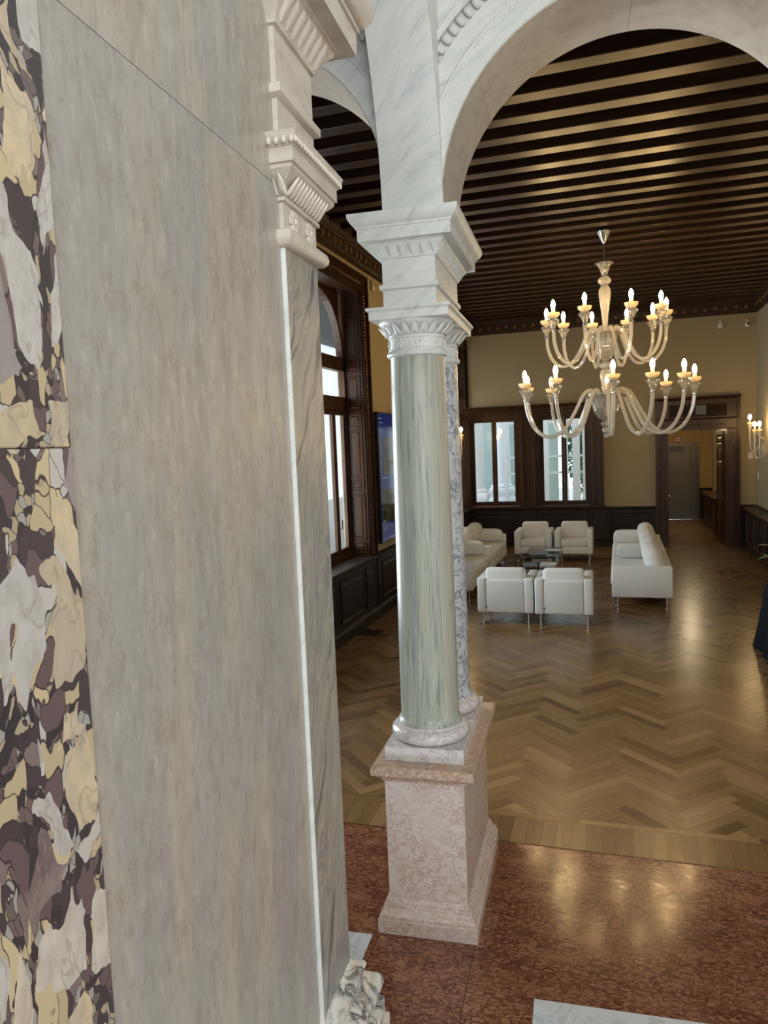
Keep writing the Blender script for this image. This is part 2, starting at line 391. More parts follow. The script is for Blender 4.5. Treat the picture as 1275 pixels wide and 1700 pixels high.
def setp(o, label=None, cat=None, group=None, kind=None):
    for k, v in (('label', label), ('category', cat), ('group', group), ('kind', kind)):
        if v: o[k] = v
    return o
def mkmesh(name, b, m, smooth=False, org=(0, 0, 0), uv=None):
    me = bpy.data.meshes.new(name)
    me.from_pydata([(p[0] - org[0], p[1] - org[1], p[2] - org[2]) for p in b.v], [], b.f)
    me.materials.append(MT[m])
    if smooth:
        me.polygons.foreach_set('use_smooth', [True] * len(me.polygons))
        try: me.set_sharp_from_angle(angle=math.radians(38))
        except Exception: pass
    bm = bmesh.new(); bm.from_mesh(me); bmesh.ops.recalc_face_normals(bm, faces=bm.faces[:]); bm.to_mesh(me); bm.free()
    if uv:
        l = me.uv_layers.new(name='UVMap')
        for lp in me.loops: l.data[lp.index].uv = uv[lp.vertex_index]
    return me
def thing(name, loc, label=None, cat=None, group=None, kind=None, near=False, rz=0.0):
    o = bpy.data.objects.new(name, None); COL.objects.link(o); o.empty_display_size = .1
    m = Matrix.Translation(loc) @ Matrix.Rotation(rz, 4, 'Z')
    m = NM @ m if near else m
    o.location = m.to_translation(); o.rotation_euler = m.to_euler()
    ORG[o.name] = loc if rz == 0 else (0, 0, 0)
    return setp(o, label, cat, group, kind)
def part(name, b, m, parent, smooth=False, label=None, kind=None, uv=None, local=False):
    org = (0, 0, 0) if local else ORG[parent.name]
    o = bpy.data.objects.new(name, mkmesh(name, b, m, smooth, org, uv)); COL.objects.link(o); o.parent = parent; ORG[o.name] = org
    return setp(o, label, None, None, kind)
def solo(name, b, m, label=None, cat=None, group=None, kind=None, near=False, smooth=False, org=(0, 0, 0)):
    o = bpy.data.objects.new(name, mkmesh(name, b, m, smooth, org)); COL.objects.link(o)
    mm = Matrix.Translation(org); mm = NM @ mm if near else mm
    o.location = mm.to_translation(); o.rotation_euler = mm.to_euler(); ORG[o.name] = org
    return setp(o, label, cat, group, kind)
def inst(name, me, parent, loc, rot=(0, 0, 0), scale=(1, 1, 1)):     # a piece that shares its mesh
    o = bpy.data.objects.new(name, me); COL.objects.link(o); o.parent = parent; og = ORG[parent.name]
    o.location = (loc[0] - og[0], loc[1] - og[1], loc[2] - og[2]); o.rotation_euler = rot; o.scale = scale; ORG[o.name] = og
    return o
def tree(o): return [c for c in bpy.data.objects if c.parent is o]
def copy_tree(o, parent=None):
    kids = KIDS[o.name] if o.name in KIDS else []
    c = o.copy(); COL.objects.link(c); c.parent = parent
    for k in kids: copy_tree(k, c)
    return c
KIDS = {}
def index_kids():
    KIDS.clear()
    for o in bpy.data.objects:
        if o.parent: KIDS.setdefault(o.parent.name, []).append(o)
def crom(pts, n=8):
    P = [Vector(p) for p in pts]; P = [P[0] * 2 - P[1]] + P + [P[-1] * 2 - P[-2]]; out = []
    for i in range(1, len(P) - 2):
        for k in range(n):
            t = k / n; a, b, c, d = P[i - 1:i + 3]
            out.append(.5 * ((2 * b) + (c - a) * t + (2 * a - 5 * b + 4 * c - d) * t * t + (3 * b - a - 3 * c + d) * t ** 3))
    out.append(P[-2]); return out

# ------------------------------------------------------------------ shared ornament meshes
def leaf_mesh(name, m, w=1.0, h=1.0, d=.3):
    b = B(); o = [(-.5, 0), (-.46, .35), (-.3, .72), (0, 1), (.3, .72), (.46, .35), (.5, 0)]
    vs = [(x * w, 0, z * h) for x, z in o] + [(x * w * .55, -d * .8, .08 * h + z * h * .78) for x, z in o] + [(0, -d, .3 * h), (0, -d * .35, .55 * h)]
    n = 7; fs = [(i, i + 1, n + i + 1, n + i) for i in range(n - 1)] + [(n + i, n + i + 1, 2 * n) for i in range(n - 1)] + [(0, n, 2 * n), (n - 1, 2 * n, 2 * n - 1), (0, 2 * n, n - 1)]
    b.add(vs[:2 * n + 1], fs); return mkmesh(name, b, m, True)
def egg_mesh(name, m, w, h, d):
    return mkmesh(name, B().superq(0, 0, 0, w, d, h, 1.0, 8, 6), m, True)
def rosette_mesh(name, m, r, n=6):
    b = B()
    for k in range(n):
        a = 2 * PI * k / n; b.superq(math.cos(a) * r * .6, 0, math.sin(a) * r * .6, r * .42, r * .22, r * .42, 1, 7, 4)
    b.superq(0, 0, 0, r * .28, r * .36, r * .28, 1, 7, 4)
    return mkmesh(name, b, m, True)

# ------------------------------------------------------------------ great hall shell (world frame)
XL, XR, YB, ZC = -3.42, 2.79, 17.5, 5.2
WH = .96        # half width of a left window recess
def rect_wall(b, u0, u1, z0, z1, holes, P, t0, t1):     # wall in u,z with rectangular holes
    us = sorted({u0, u1} | {h[0] for h in holes} | {h[1] for h in holes}); zs = sorted({z0, z1} | {h[2] for h in holes} | {h[3] for h in holes})
    for i in range(len(us) - 1):
        for j in range(len(zs) - 1):
            cu, cz = (us[i] + us[i + 1]) / 2, (zs[j] + zs[j + 1]) / 2
            if any(h[0] < cu < h[1] and h[2] < cz < h[3] for h in holes): continue
            if P == 'x': b.box(t0, t1, us[i], us[i + 1], zs[j], zs[j + 1])
            else: b.box(us[i], us[i + 1], t0, t1, zs[j], zs[j + 1])
b = B(); rect_wall(b, 4.0, 17.9, 0, 5.6, [(c - WH, c + WH, .9, 4.62) for c in WIN_Y], 'x', XL - .36, XL)
wall_left = solo('wall_left', b, 'hall_wall', kind='structure')
b = B(); rect_wall(b, XL - .36, XR + .3, 0, 5.6, [(-3.36, -2.22, .95, 3.02), (-1.76, -.63, .95, 3.02), (1.02, 2.21, 0, 2.54)], 'y', YB, YB + .36)
wall_back = solo('wall_back', b, 'hall_wall', kind='structure')
wall_right = solo('wall_right', B().box(XR, XR + .3, 4.0, YB, 0, 5.6), 'hall_wall', kind='structure')

# ceiling with its beams
ceiling = solo('ceiling', B().box(XL - .36, XR + .3, 4.0, 17.9, 5.46, 5.6), 'ceiling_board', kind='structure')
bm_me = mkmesh('ceiling_beam', B().chamfer(XL, XR, -.08, .08, ZC, 5.47, .006), 'beam_wood')
for k in range(32):
    inst('ceiling_beam', bm_me, ceiling, (0, 4.76 + .4 * k, 0))

# cornice along left, back, right
CP = [(0, 4.93), (.03, 4.93), (.035, 4.965), (.05, 4.975), (.05, 5.0), (.062, 5.01), (.07, 5.13), (.085, 5.14), (.095, 5.17), (.12, 5.2), (.135, 5.23), (.135, 5.3), (0, 5.3)]
def cornice(name, y0, y1, side):
    b = B(); n = len(CP); vs = []
    for e in (0, 1):
        for o, z in CP:
            if side == 'l': vs.append((XL + o, (y0 if e == 0 else y1 - o), z))
            if side == 'r': vs.append((XR - o, (y0 if e == 0 else y1 - o), z))
            if side == 'b': vs.append(((XL + o) if e == 0 else XR - o, YB - o, z))
    b.add(vs, [(i, i + 1, n + i + 1, n + i) for i in range(n - 1)]); return solo(name, b, 'dark_wood_h', kind='structure')
cl, cbk, cr = cornice('trim_1', 4.16, YB, 'l'), cornice('trim_2', 0, 0, 'b'), cornice('trim_3', 4.16, YB, 'r')
palm = leaf_mesh('palmette', 'gilt_wood', .085, .10, .022); ros = rosette_mesh('rosette', 'gilt_wood', .042, 5)
for i in range(52):
    y = 7.2 + i * .2
    if y > YB - .15: break
    if y < 12.5: inst('palmette' if i % 2 else 'rosette', palm if i % 2 else ros, cl, (XL + .066, y, 5.02 if i % 2 else 5.07), (0, 0, PI / 2))
for i in range(31):
    x = XL + .2 + i * .2
    inst('palmette' if i % 2 else 'rosette', palm if i % 2 else ros, cbk, (x, YB - .066, 5.02 if i % 2 else 5.07))
for i in range(8): inst('palmette' if i % 2 else 'rosette', palm if i % 2 else ros, cr, (XR - .066, YB - .2 - i * .2, 5.02 if i % 2 else 5.07), (0, 0, -PI / 2))
def beads(name, parent, pts, r, m='gilt_wood'):
    b = B()
    for p in pts: b.superq(p[0], p[1], p[2], r, r, r, 1, 6, 4)
    return part(name, b, m, parent, True, kind='stuff')
beads('bead_row', cl, [(XL + .047, 7 + .05 * k, 4.985) for k in range(200)], .011)
beads('bead_row', cbk, [(XL + .1 + .06 * k, YB - .047, 4.985) for k in range(102)], .013)

# wainscot: panels, rails, base as parts of the walls
def raised_panel(name, parent, axis, face, u0, u1, z0, z1, m, d=.018, sgn=1, fr=.035):
    # frame bead round a sunk field with a raised centre; axis 'x': plane x=face, u=y ; axis 'y': plane y=face, u=x ; sgn = outward direction
    def Q(u, z, o): return (face + sgn * o, u, z) if axis == 'x' else (u, face + sgn * o, z)
    vs = []; rings = [(0, .0), (.0, d), (fr * .5, d), (fr, -.004), (fr * 1.8, -.004), (fr * 2.6, d * .55)]
    for ins, o in rings: vs += [Q(u0 + ins, z0 + ins, o), Q(u1 - ins, z0 + ins, o), Q(u1 - ins, z1 - ins, o), Q(u0 + ins, z1 - ins, o)]
    fs = [(i * 4 + k, i * 4 + (k + 1) % 4, i * 4 + 4 + (k + 1) % 4, i * 4 + 4 + k) for i in range(len(rings) - 1) for k in range(4)]
    fs.append(tuple((len(rings) - 1) * 4 + k for k in range(4)))
    return part(name, B().add(vs, fs), m, parent)
WX = XL + .075
part('wainscot', B().box(XL, WX, 4.16, YB, 0, .86), 'wainscot_wood', wall_left)
part('skirting', B().prism([(WX, 0), (WX + .04, 0), (WX + .04, .13), (WX + .028, .15), (WX, .17)], 1, 4.16, YB), 'wainscot_wood', wall_left)
part('dado_rail', B().prism([(XL, .85), (WX + .012, .85), (WX + .02, .87), (WX + .035, .88), (WX + .035, .905), (XL, .91)], 1, 4.16, YB), 'wainscot_wood', wall_left)
for c in WIN_Y:
    for a0, a1 in ((-.98, -.55), (-.45, .45), (.55, .98), (1.3, 2.42)):
        if c + a1 < YB: raised_panel('panel', wall_left, 'x', WX, c + a0, c + a1, .24, .80, 'wainscot_wood')
    for a in (1.14, -1.14):
        if c + a < YB - .1: part('stile', B().chamfer(WX, WX + .02, c + a - .07, c + a + .07, .17, .86), 'wainscot_wood', wall_left)
WY = YB - .075
for x0, x1 in ((XL, .80), (2.44, XR)):
    part('wainscot', B().box(x0, x1, WY, YB, 0, .86), 'wainscot_wood', wall_back)
    part('skirting', B().prism([(WY, 0), (WY - .03, 0), (WY - .03, .13), (WY, .16)], 0, x0, x1), 'wainscot_wood', wall_back)
    part('dado_rail', B().prism([(YB, .85), (WY - .012, .85), (WY - .03, .875), (WY - .03, .9), (YB, .905)], 0, x0, x1), 'wainscot_wood', wall_back)
for x0, x1 in ((-3.3, -2.3), (-1.72, -.6), (-.2, .7)): raised_panel('panel', wall_back, 'y', WY, x0, x1, .22, .78, 'wainscot_wood', sgn=-1)
for x in (-2.0, -.42): part('stile', B().chamfer(x - .15, x + .15, WY - .025, WY, .16, .86), 'wainscot_wood', wall_back)
part('wainscot', B().box(XR - .075, XR, 4.2, YB, 0, .86), 'wainscot_wood', wall_right)
part('dado_rail', B().box(XR - .1, XR, 4.2, YB, .86, .905), 'wainscot_wood', wall_right)

# ---- the two back windows with their shared carved casing
FY = YB - .075
casing = solo('trim_4', B().box(-3.42, -3.36, FY, YB + .02, .93, 3.02).box(-2.22, -1.76, FY, YB + .02, .93, 3.02).box(-.63, -.33, FY, YB + .02, .93, 3.02).box(-3.42, -.33, FY, YB + .02, 3.02, 3.2), 'dark_wood', kind='structure')
part('crown_moulding', B().prism([(YB, 3.19), (FY - .01, 3.19), (FY - .03, 3.22), (FY - .06, 3.25), (FY - .06, 3.27), (YB, 3.27)], 0, -3.42, -.30), 'dark_wood', casing)
part('window_sill', B().chamfer(-3.42, -.30, FY - .07, YB + .1, .905, .945), 'dark_wood', casing)
for x in (-2.13, -1.85, -.55, -.41):
    part('fluted_strip', B().chamfer(x - .045, x + .045, FY - .02, FY, .96, 3.0), 'dark_wood', casing)
for x0, x1 in ((-3.3, -2.85), (-2.78, -2.28), (-2.18, -1.8), (-1.7, -1.25), (-1.15, -.68), (-.58, -.38)):
    raised_panel('frieze_panel', casing, 'y', FY, x0, x1, 3.05, 3.17, 'dark_wood', .012, -1, .014)
beads('carved_beading', casing, [(x, FY - .022, 1.0 + .055 * k) for x in (-2.13, -1.85, -.55, -.41) for k in range(36)] + [(-3.28 + .05 * k, FY - .008, 3.11) for k in range(58)], .019, 'highlit_carved_wood')
def casement(name, x0, x1, z0, z1, y, handle):
    w_ = thing(name, (x0, y, z0), kind='structure')
    part('window_frame', B().box(x0, x0 + .05, y, y + .09, z0, z1).box(x1 - .05, x1, y, y + .09, z0, z1).box(x0 + .05, x1 - .05, y, y + .09, z1 - .05, z1).box(x0 + .05, x1 - .05, y, y + .09, z0, z0 + .05), 'dark_wood', w_)
    xm = (x0 + x1) / 2
    for s0, s1, hd in ((x0 + .05, xm - .002, False), (xm + .002, x1 - .05, handle)):
        sa = part('sash', B().chamfer(s0, s0 + .055, y + .015, y + .07, z0 + .05, z1 - .05).chamfer(s1 - .055, s1, y + .015, y + .07, z0 + .05, z1 - .05).chamfer(s0 + .055, s1 - .055, y + .015, y + .07, z1 - .105, z1 - .05).chamfer(s0 + .055, s1 - .055, y + .015, y + .07, z0 + .05, z0 + .105), 'dark_wood', w_)
        part('pane', B().box(s0 + .05, s1 - .05, y + .04, y + .046, z0 + .1, z1 - .1), 'pane', sa)
        if hd: part('handle', B().box(s0 + .015, s0 + .035, y - .005, y + .015, 1.42, 1.52).box(s0 - .07, s0 + .035, y - .02, y - .005, 1.46, 1.475), 'black_plastic', sa)
casement('window_1', -3.36, -2.22, .945, 3.02, YB + .06, False)
casement('window_2', -1.76, -.63, .945, 3.02, YB + .06, True)

# ---- left windows: arched head, panelled reveals, carved casing
def arch_ring(b, yc, zc, r0, r1, x0, x1, n=24):
    for k in range(n):
        a0, a1 = PI * k / n, PI * (k + 1) / n
        q = [(yc + r * math.cos(a), zc + r * math.sin(a)) for a, r in ((a0, r0), (a0, r1), (a1, r1), (a1, r0))]
        b.add([(x, y, z) for x in (x0, x1) for y, z in q], [(0, 1, 2, 3), (7, 6, 5, 4), (0, 4, 5, 1), (2, 6, 7, 3), (1, 5, 6, 2), (0, 3, 7, 4)])
PZ = [(3.71, 4.31), (3.5, 3.69), (2.97, 3.46), (2.74, 2.94), (2.02, 2.72), (1.84, 2.01), (1.14, 1.80), (.95, 1.11)]
for wi, c in enumerate(WIN_Y):
    wn = thing('window_%d' % (wi + 3), (XL, c, .9), kind='structure')
    GX = -3.70
    f = B(); arch_ring(f, c, 3.69, .84, .91, GX - .04, GX + .05)
    # spandrels above the arch
    n = 20
    for k in range(n):
        a0, a1 = PI * k / n, PI * (k + 1) / n
        y0, z0, y1, z1 = c + .9 * math.cos(a0), 3.69 + .9 * math.sin(a0), c + .9 * math.cos(a1), 3.69 + .9 * math.sin(a1)
        f.add([(GX, y0, z0), (GX, y1, z1), (GX, y1, 4.62), (GX, y0, 4.62)], [(0, 1, 2, 3)])
    f.box(GX - .04, GX + .05, c - .96, c + .96, 3.52, 3.70).box(GX - .04, GX + .05, c - .96, c + .96, 2.97, 3.16).box(GX - .04, GX + .06, c - .96, c + .96, .90, 1.0)
    f.box(GX - .04, GX + .05, c + .88, c + .96, .9, 3.69).box(GX - .04, GX + .05, c - .96, c - .88, .9, 3.69).box(GX - .04, GX + .05, c - .05, c + .05, 1.0, 3.69)
    part('window_frame', f, 'dark_wood', wn)
    for s0, s1 in ((-.88, -.47), (-.46, -.05), (.05, .46), (.47, .88)):
        sa = part('sash', B().chamfer(GX - .02, GX + .03, c + s0, c + s0 + .05, 1.0, 2.97).chamfer(GX - .02, GX + .03, c + s1 - .05, c + s1, 1.0, 2.97).box(GX - .02, GX + .03, c + s0 + .05, c + s1 - .05, 1.0, 1.06).box(GX - .02, GX + .03, c + s0 + .05, c + s1 - .05, 2.91, 2.97), 'dark_wood', wn)
        part('pane', B().box(GX, GX + .005, c + s0 + .05, c + s1 - .05, 1.06, 2.91), 'pane', sa)
        part('pane', B().box(GX, GX + .005, c + s0 + .0, c + s1, 3.16, 3.52), 'pane', wn)
    part('pane', B().prism([(c + .85 * math.cos(PI * k / 24), 3.69 + .85 * math.sin(PI * k / 24)) for k in range(25)], 0, GX, GX + .005), 'pane', wn)
    # casing on the wall face and the panelled lining of the recess
    t0, t1 = WH, 1.15
    cs = B()
    for s in (-1, 1):
        a, b_ = sorted((c + s * t0, c + s * t1)); b_ = min(b_, YB - .01)
        cs.box(XL, XL + .045, a, b_, .9, 4.8)
    cs.box(XL, XL + .045, c - t0, min(c + t0, YB - .01), 4.62, 4.8)
    part('casing', cs, 'dark_wood', wn)
    part('casing_edge', B().box(XL, XL + .075, c - t1 - .03, c - t1 + .015, .9, 4.83).box(XL, XL + .075, min(c + t1 - .015, YB - .06), min(c + t1 + .03, YB - .01), .9, 4.83).box(XL, XL + .075, c - t1, min(c + t1, YB - .01), 4.79, 4.83), 'dark_wood', wn)
    part('lining', B().box(XL - .30, XL + .02, c - WH, c - WH + .02, .9, 4.62).box(XL - .30, XL + .02, c + WH - .02, c + WH, .9, 4.62).box(XL - .30, XL + .02, c - WH + .02, c + WH - .02, 4.58, 4.62), 'dark_wood', wn)
    part('window_sill', B().box(XL - .30, WX + .03, c - WH, c + WH, .88, .912), 'wainscot_wood', wn)
    if wi in (1, 2):
        for z0, z1 in PZ: raised_panel('reveal_panel', wn, 'y', c + WH - .02, XL - .23, XL - .02, z0, z1, 'dark_wood', .014, -1, .02)
        pts = [(XL + .05, c + s * (WH + .05), .95 + .045 * k) for s in (-1, 1) for k in range(81)] + [(XL + .05, c - .9 + .045 * k, 4.71) for k in range(41)]
        beads('carved_beading', wn, pts, .021, 'highlit_carved_wood')
        part('handle', B().tube([(GX + .03, c + .5, 1.35), (GX + .07, c + .5, 1.35), (GX + .07, c + .5, 1.48)], .008, 6), 'chrome', wn)

# ---- doorway in the back wall: carved surround, overdoor grille, open leaves, corridor, lift
door = thing('door_1', (1.6, YB, 0), kind='structure')
for s, (x0, x1) in zip((-1, 1), ((.80, 1.03), (2.20, 2.43))):
    part('jamb', B().box(x0, x1, FY, YB + .38, 0, 2.56), 'dark_wood', door)
    xm = (x0 + x1) / 2
    part('fluted_strip', B().chamfer(xm - .05, xm + .05, FY - .022, FY, .3, 2.5), 'dark_wood', door)
    part('plinth_block', B().chamfer(x0 - .01, x1 + .01, FY - .035, YB, 0, .24), 'dark_wood', door)
    xe = x0 if s < 0 else x1
    part('edge_moulding', B().box(xe - .03, xe + .03, FY - .045, YB, .24, 3.2), 'dark_wood', door)
part('lintel', B().box(.80, 2.43, FY, YB + .38, 2.54, 2.76), 'dark_wood', door)
part('mid_moulding', B().prism([(YB, 2.76), (FY - .02, 2.76), (FY - .045, 2.79), (FY - .045, 2.81), (YB, 2.81)], 0, .79, 2.44), 'dark_wood', door)
part('overdoor', B().box(.80, 2.43, FY + .02, YB + .02, 2.81, 3.12), 'dark_wood', door)
for k in range(9): part('grille_slat', B().add([(1.05, FY + .02, 2.83 + k * .029), (2.2, FY + .02, 2.83 + k * .029), (2.2, FY - .005, 2.845 + k * .029), (1.05, FY - .005, 2.845 + k * .029), (1.05, FY + .02, 2.852 + k * .029), (2.2, FY + .02, 2.852 + k * .029)], [(0, 1, 2, 3), (3, 2, 5, 4)]), 'dark_wood', door)
part('frieze', B().box(.80, 2.43, FY - .01, YB, 3.09, 3.19), 'dark_wood', door)
part('crown_moulding', B().prism([(YB, 3.18), (FY - .02, 3.18), (FY - .05, 3.21), (FY - .075, 3.235), (FY - .075, 3.26), (YB, 3.26)], 0, .76, 2.47), 'dark_wood', door)
beads('carved_beading', door, [(x, FY - .024, .36 + .055 * k) for x in (.915, 2.315) for k in range(39)] + [(1.1 + .055 * k, FY - .004, 2.65) for k in range(20)] + [(1.1 + .055 * k, FY - .014, 3.14) for k in range(20)], .021, 'highlit_carved_wood')
solo('notice_plate', B().chamfer(1.58, 1.79, FY - .018, FY - .006, 2.86, 3.07, .003), 'book_grey', 'dull grey paper sheet fixed on the louvred panel above the doorway', 'notice', org=(1.68, FY, 2.86))
def leafdoor(name, x, y, rz, w_, m='dark_wood'):
    d = thing(name, (x, y, 0), kind='structure', rz=rz)
    part('door_leaf', B().box(0, w_, -.02, .02, .01, 2.5), m, d)
    for z0, z1 in ((.12, .5), (.62, 1.0), (1.1, 1.75), (1.8, 2.15), (2.2, 2.42)):
        for sg in (1, -1): raised_panel('panel', d, 'y', .02 * sg, .08, w_ - .08, z0, z1, m, .012, sg, .03)
    part('handle', B().tube([(w_ - .06, -.02, 1.05), (w_ - .06, -.06, 1.05), (w_ - .18, -.06, 1.05)], .009, 6).tube([(w_ - .06, .02, 1.05), (w_ - .06, .06, 1.05), (w_ - .18, .06, 1.05)], .009, 6), 'chrome', d)
    return d
leafdoor('door_2', 2.2, YB + .38, PI / 2 + .10, .62)
leafdoor('door_3', 1.025, YB + .38, PI / 2 - .05, .62)
# corridor
solo('wall_corridor_back', B().box(.6, 3.0, 23.3, 23.5, 0, 3.0), 'corridor_wall', kind='structure')
solo('wall_corridor_left', B().box(.6, .85, YB + .36, 23.3, 0, 3.0), 'corridor_wall', kind='structure')
wcr = solo('wall_corridor_right', B().box(2.55, 2.75, YB + .36, 23.3, 0, 3.0), 'white_wall', kind='structure')
part('wainscot', B().box(2.19, 2.55, 19.2, 21.9, .12, .86), 'dark_wood', wcr); part('skirting', B().box(2.17, 2.55, 19.15, 21.95, 0, .12), 'dark_wood', wcr)
part('ledge', B().chamfer(2.13, 2.55, 19.1, 22.0, .86, .905), 'dark_wood', wcr)
for y0, y1 in ((19.3, 20.05), (20.15, 20.95), (21.05, 21.85)): raised_panel('panel', wcr, 'x', 2.19, y0, y1, .2, .8, 'dark_wood', .016, -1, .04)
part('wainscot', B().box(2.2, 2.55, 23.24, 23.3, 0, .9), 'wainscot_wood', wcr)
solo('ceiling_corridor', B().box(.6, 3.0, YB + .36, 23.5, 2.9, 3.0), 'white_wall', kind='structure')
lift = thing('elevator', (1.76, 23.3, 0), 'brushed steel elevator door with black display at the end of the corridor', 'elevator')
part('door_frame', B().box(1.27, 1.37, 23.18, 23.3, 0, 2.1).box(2.13, 2.2, 23.18, 23.3, 0, 2.1).box(1.27, 2.2, 23.18, 23.3, 2.1, 2.22), 'steel', lift)
part('door_panel', B().box(1.37, 1.97, 23.24, 23.28, .01, 2.1), 'steel', lift); part('door_panel', B().box(1.975, 2.13, 23.22, 23.26, .01, 2.1), 'steel', lift)
dsp = part('display', B().box(1.42, 1.78, 23.15, 23.18, 1.97, 2.13), 'black_plastic', lift)
part('bezel', B().box(1.40, 1.80, 23.16, 23.18, 1.95, 1.97).box(1.40, 1.80, 23.16, 23.18, 2.13, 2.15), 'steel', dsp)
part('threshold', B().box(1.2, 2.2, 23.1, 23.3, 0, .012), 'chrome', lift)
sg = thing('no_smoking_sign', (1.63, 23.29, 2.32), 'round red and white no smoking sign above the elevator', 'sign')
def disc(r, y, seg=24): return B().prism([(1.63 + r * math.cos(2 * PI * k / seg), 2.32 + r * math.sin(2 * PI * k / seg)) for k in range(seg)], 1, y, 23.295)
part('disc', disc(.085, 23.285), 'white_plastic', sg)
rg = B(); n = 24
for k in range(n):
    a0, a1 = 2 * PI * k / n, 2 * PI * (k + 1) / n
    rg.add([(1.63 + r * math.cos(a), y, 2.32 + r * math.sin(a)) for y in (23.275, 23.285) for a, r in ((a0, .066), (a0, .088), (a1, .088), (a1, .066))], [(0, 1, 2, 3), (0, 4, 5, 1), (2, 6, 7, 3)])
part('red_ring', rg, 'red_paint', sg)
part('cigarette', B().box(1.58, 1.68, 23.28, 23.285, 2.305, 2.33), 'black_plastic', sg)
part('red_bar', B().prism([(1.63 - .055, 2.32 + .045), (1.63 - .045, 2.32 + .055), (1.63 + .055, 2.32 - .045), (1.63 + .045, 2.32 - .055)], 1, 23.272, 23.28), 'red_paint', sg)
lamp = thing('ceiling_lamp', (1.72, 20.4, 2.9), 'small round ceiling lamp in the corridor beyond the doorway', 'lamp')
part('rim', B().lathe([(.17, 2.9), (.17, 2.86), (.14, 2.85)], 1.72, 20.4, 24), 'white_plastic', lamp, True)
part('diffuser', B().lathe([(.14, 2.855), (.1, 2.83), (.0, 2.82)], 1.72, 20.4, 24, False), 'lamp_disc', lamp, True)
lp = bpy.data.lights.new('corridor_lamp', 'POINT'); lp.energy = 34; lp.color = (1, .8, .5); lp.shadow_soft_size = .12
lo = bpy.data.objects.new('corridor_lamp', lp); COL.objects.link(lo); lo.location = (1.72, 20.4, 2.7)

# ------------------------------------------------------------------ floor: parquet planks
floor = solo('floor', B().box(XL - .3, XR + .3, 4.2, YB, -.12, -.014).box(.6, 3.0, YB, 23.5, -.12, -.014), 'dark_wood_h', kind='structure')
PL, PW, GAP = .51, .0855, .0006
def clip(poly, keep):
    out = []
    for i in range(len(poly)):
        p, q = poly[i - 1], poly[i]; a, c = keep(p), keep(q)
        if (a >= 0) != (c >= 0):
            t = a / (a - c); out.append(tuple(p[j] + (q[j] - p[j]) * t for j in range(len(p))))
        if c >= 0: out.append(q)
    return out
R2 = math.sqrt(.5)
def uvw(u, v): return ((u - v) * R2, (u + v) * R2)
OX = -.04 - (PL - PW) * R2; OY = 4.3
planks = []
for k in range(-30, 260):
    for m in range(-8, 9):
        for kind in 'HV':
            u0, v0 = k * PW + m * PL, k * PW - m * PL
            if kind == 'H': r = (u0, u0 + PL, v0, v0 + PW)
            else: r = (u0 + PL, u0 + PL + PW, v0 + PW - PL, v0 + PW)
            r = (r[0] + GAP, r[1] - GAP, r[2] + GAP, r[3] - GAP)
            cu, cv = uvw((r[0] + r[1]) / 2, (r[2] + r[3]) / 2); cx, cy = cu + OX, cv + OY
            hall = XL - .1 < cx < XR + .2 and 4.5 < cy < YB + .1
            corr = .8 < cx < 2.6 and YB < cy < 23.3
            if not (hall or corr): continue
            ll = [(r[0], r[2]), (r[1], r[2]), (r[1], r[3]), (r[0], r[3])]
            uvs = [(0, 0), (PL, 0), (PL, PW), (0, PW)] if kind == 'H' else [(0, 0), (0, PW), (PL, PW), (PL, 0)]
            poly = []
            for (a, c), t in zip(ll, uvs):
                x, y = uvw(a, c); poly.append((x + OX, y + OY, t[0], t[1]))
            if min(p[1] for p in poly) < 4.765: poly = clip(poly, lambda p: p[1] - 4.765)
            if len(poly) < 3: continue
            planks.append((cy, cx, poly))
planks.sort(key=lambda p: (p[0] + .6 * max(0, -p[1] - 1.1) * 3 + 2.5 * max(0, p[1] - 1.0)))
def plank_mesh(lst, name):
    b = B(); uv = []
    for _, _, poly in lst:
        n = len(poly); vs = [(p[0], p[1], .004) for p in poly] + [(p[0], p[1], -.012) for p in poly]
        b.add(vs, [tuple(range(n))] + [(i, n + i, n + (i + 1) % n, (i + 1) % n) for i in range(n)]); uv += [(p[2], p[3]) for p in poly] * 2
    return mkmesh(name, b, 'parquet', uv=uv)
for pk in planks[:300]:
    o = bpy.data.objects.new('parquet_plank', plank_mesh([pk], 'parquet_plank')); COL.objects.link(o); o.parent = floor
o = bpy.data.objects.new('parquet_field', plank_mesh(planks[300:], 'parquet_field')); COL.objects.link(o); o.parent = floor; o['kind'] = 'stuff'
BW = .0915
bp = mkmesh('border_plank', B().box(.0007, BW - .0007, 4.39, 4.705, -.012, .004), 'parquet', uv=[(y, x) for z in (0, 1) for y in (0, .32) for x in (0, .09)])
for k in range(68): inst('border_plank', bp, floor, (XL + k * BW, 0, 0))
for k in range(6): part('border_strip', B().box(XL + k * 1.05, XL + k * 1.05 + 1.049, 4.7065, 4.7635, -.012, .004), 'parquet', floor, uv=[(x, y) for z in (0, 1) for y in (0, .057) for x in (0, 1.05)])
fg = thing('floor_grille', (-3.16, 9.19, 0), 'dark rimmed wooden floor hatch beside the left wainscot', 'floor hatch')
part('rim', B().box(-3.30, -3.03, 9.04, 9.075, .004, .009).box(-3.30, -3.03, 9.305, 9.34, .004, .009).box(-3.30, -3.265, 9.075, 9.305, .004, .009).box(-3.065, -3.03, 9.075, 9.305, .004, .009), 'black_plastic', fg)
part('lid', B().box(-3.265, -3.065, 9.075, 9.305, .004, .007), 'beam_wood', fg)

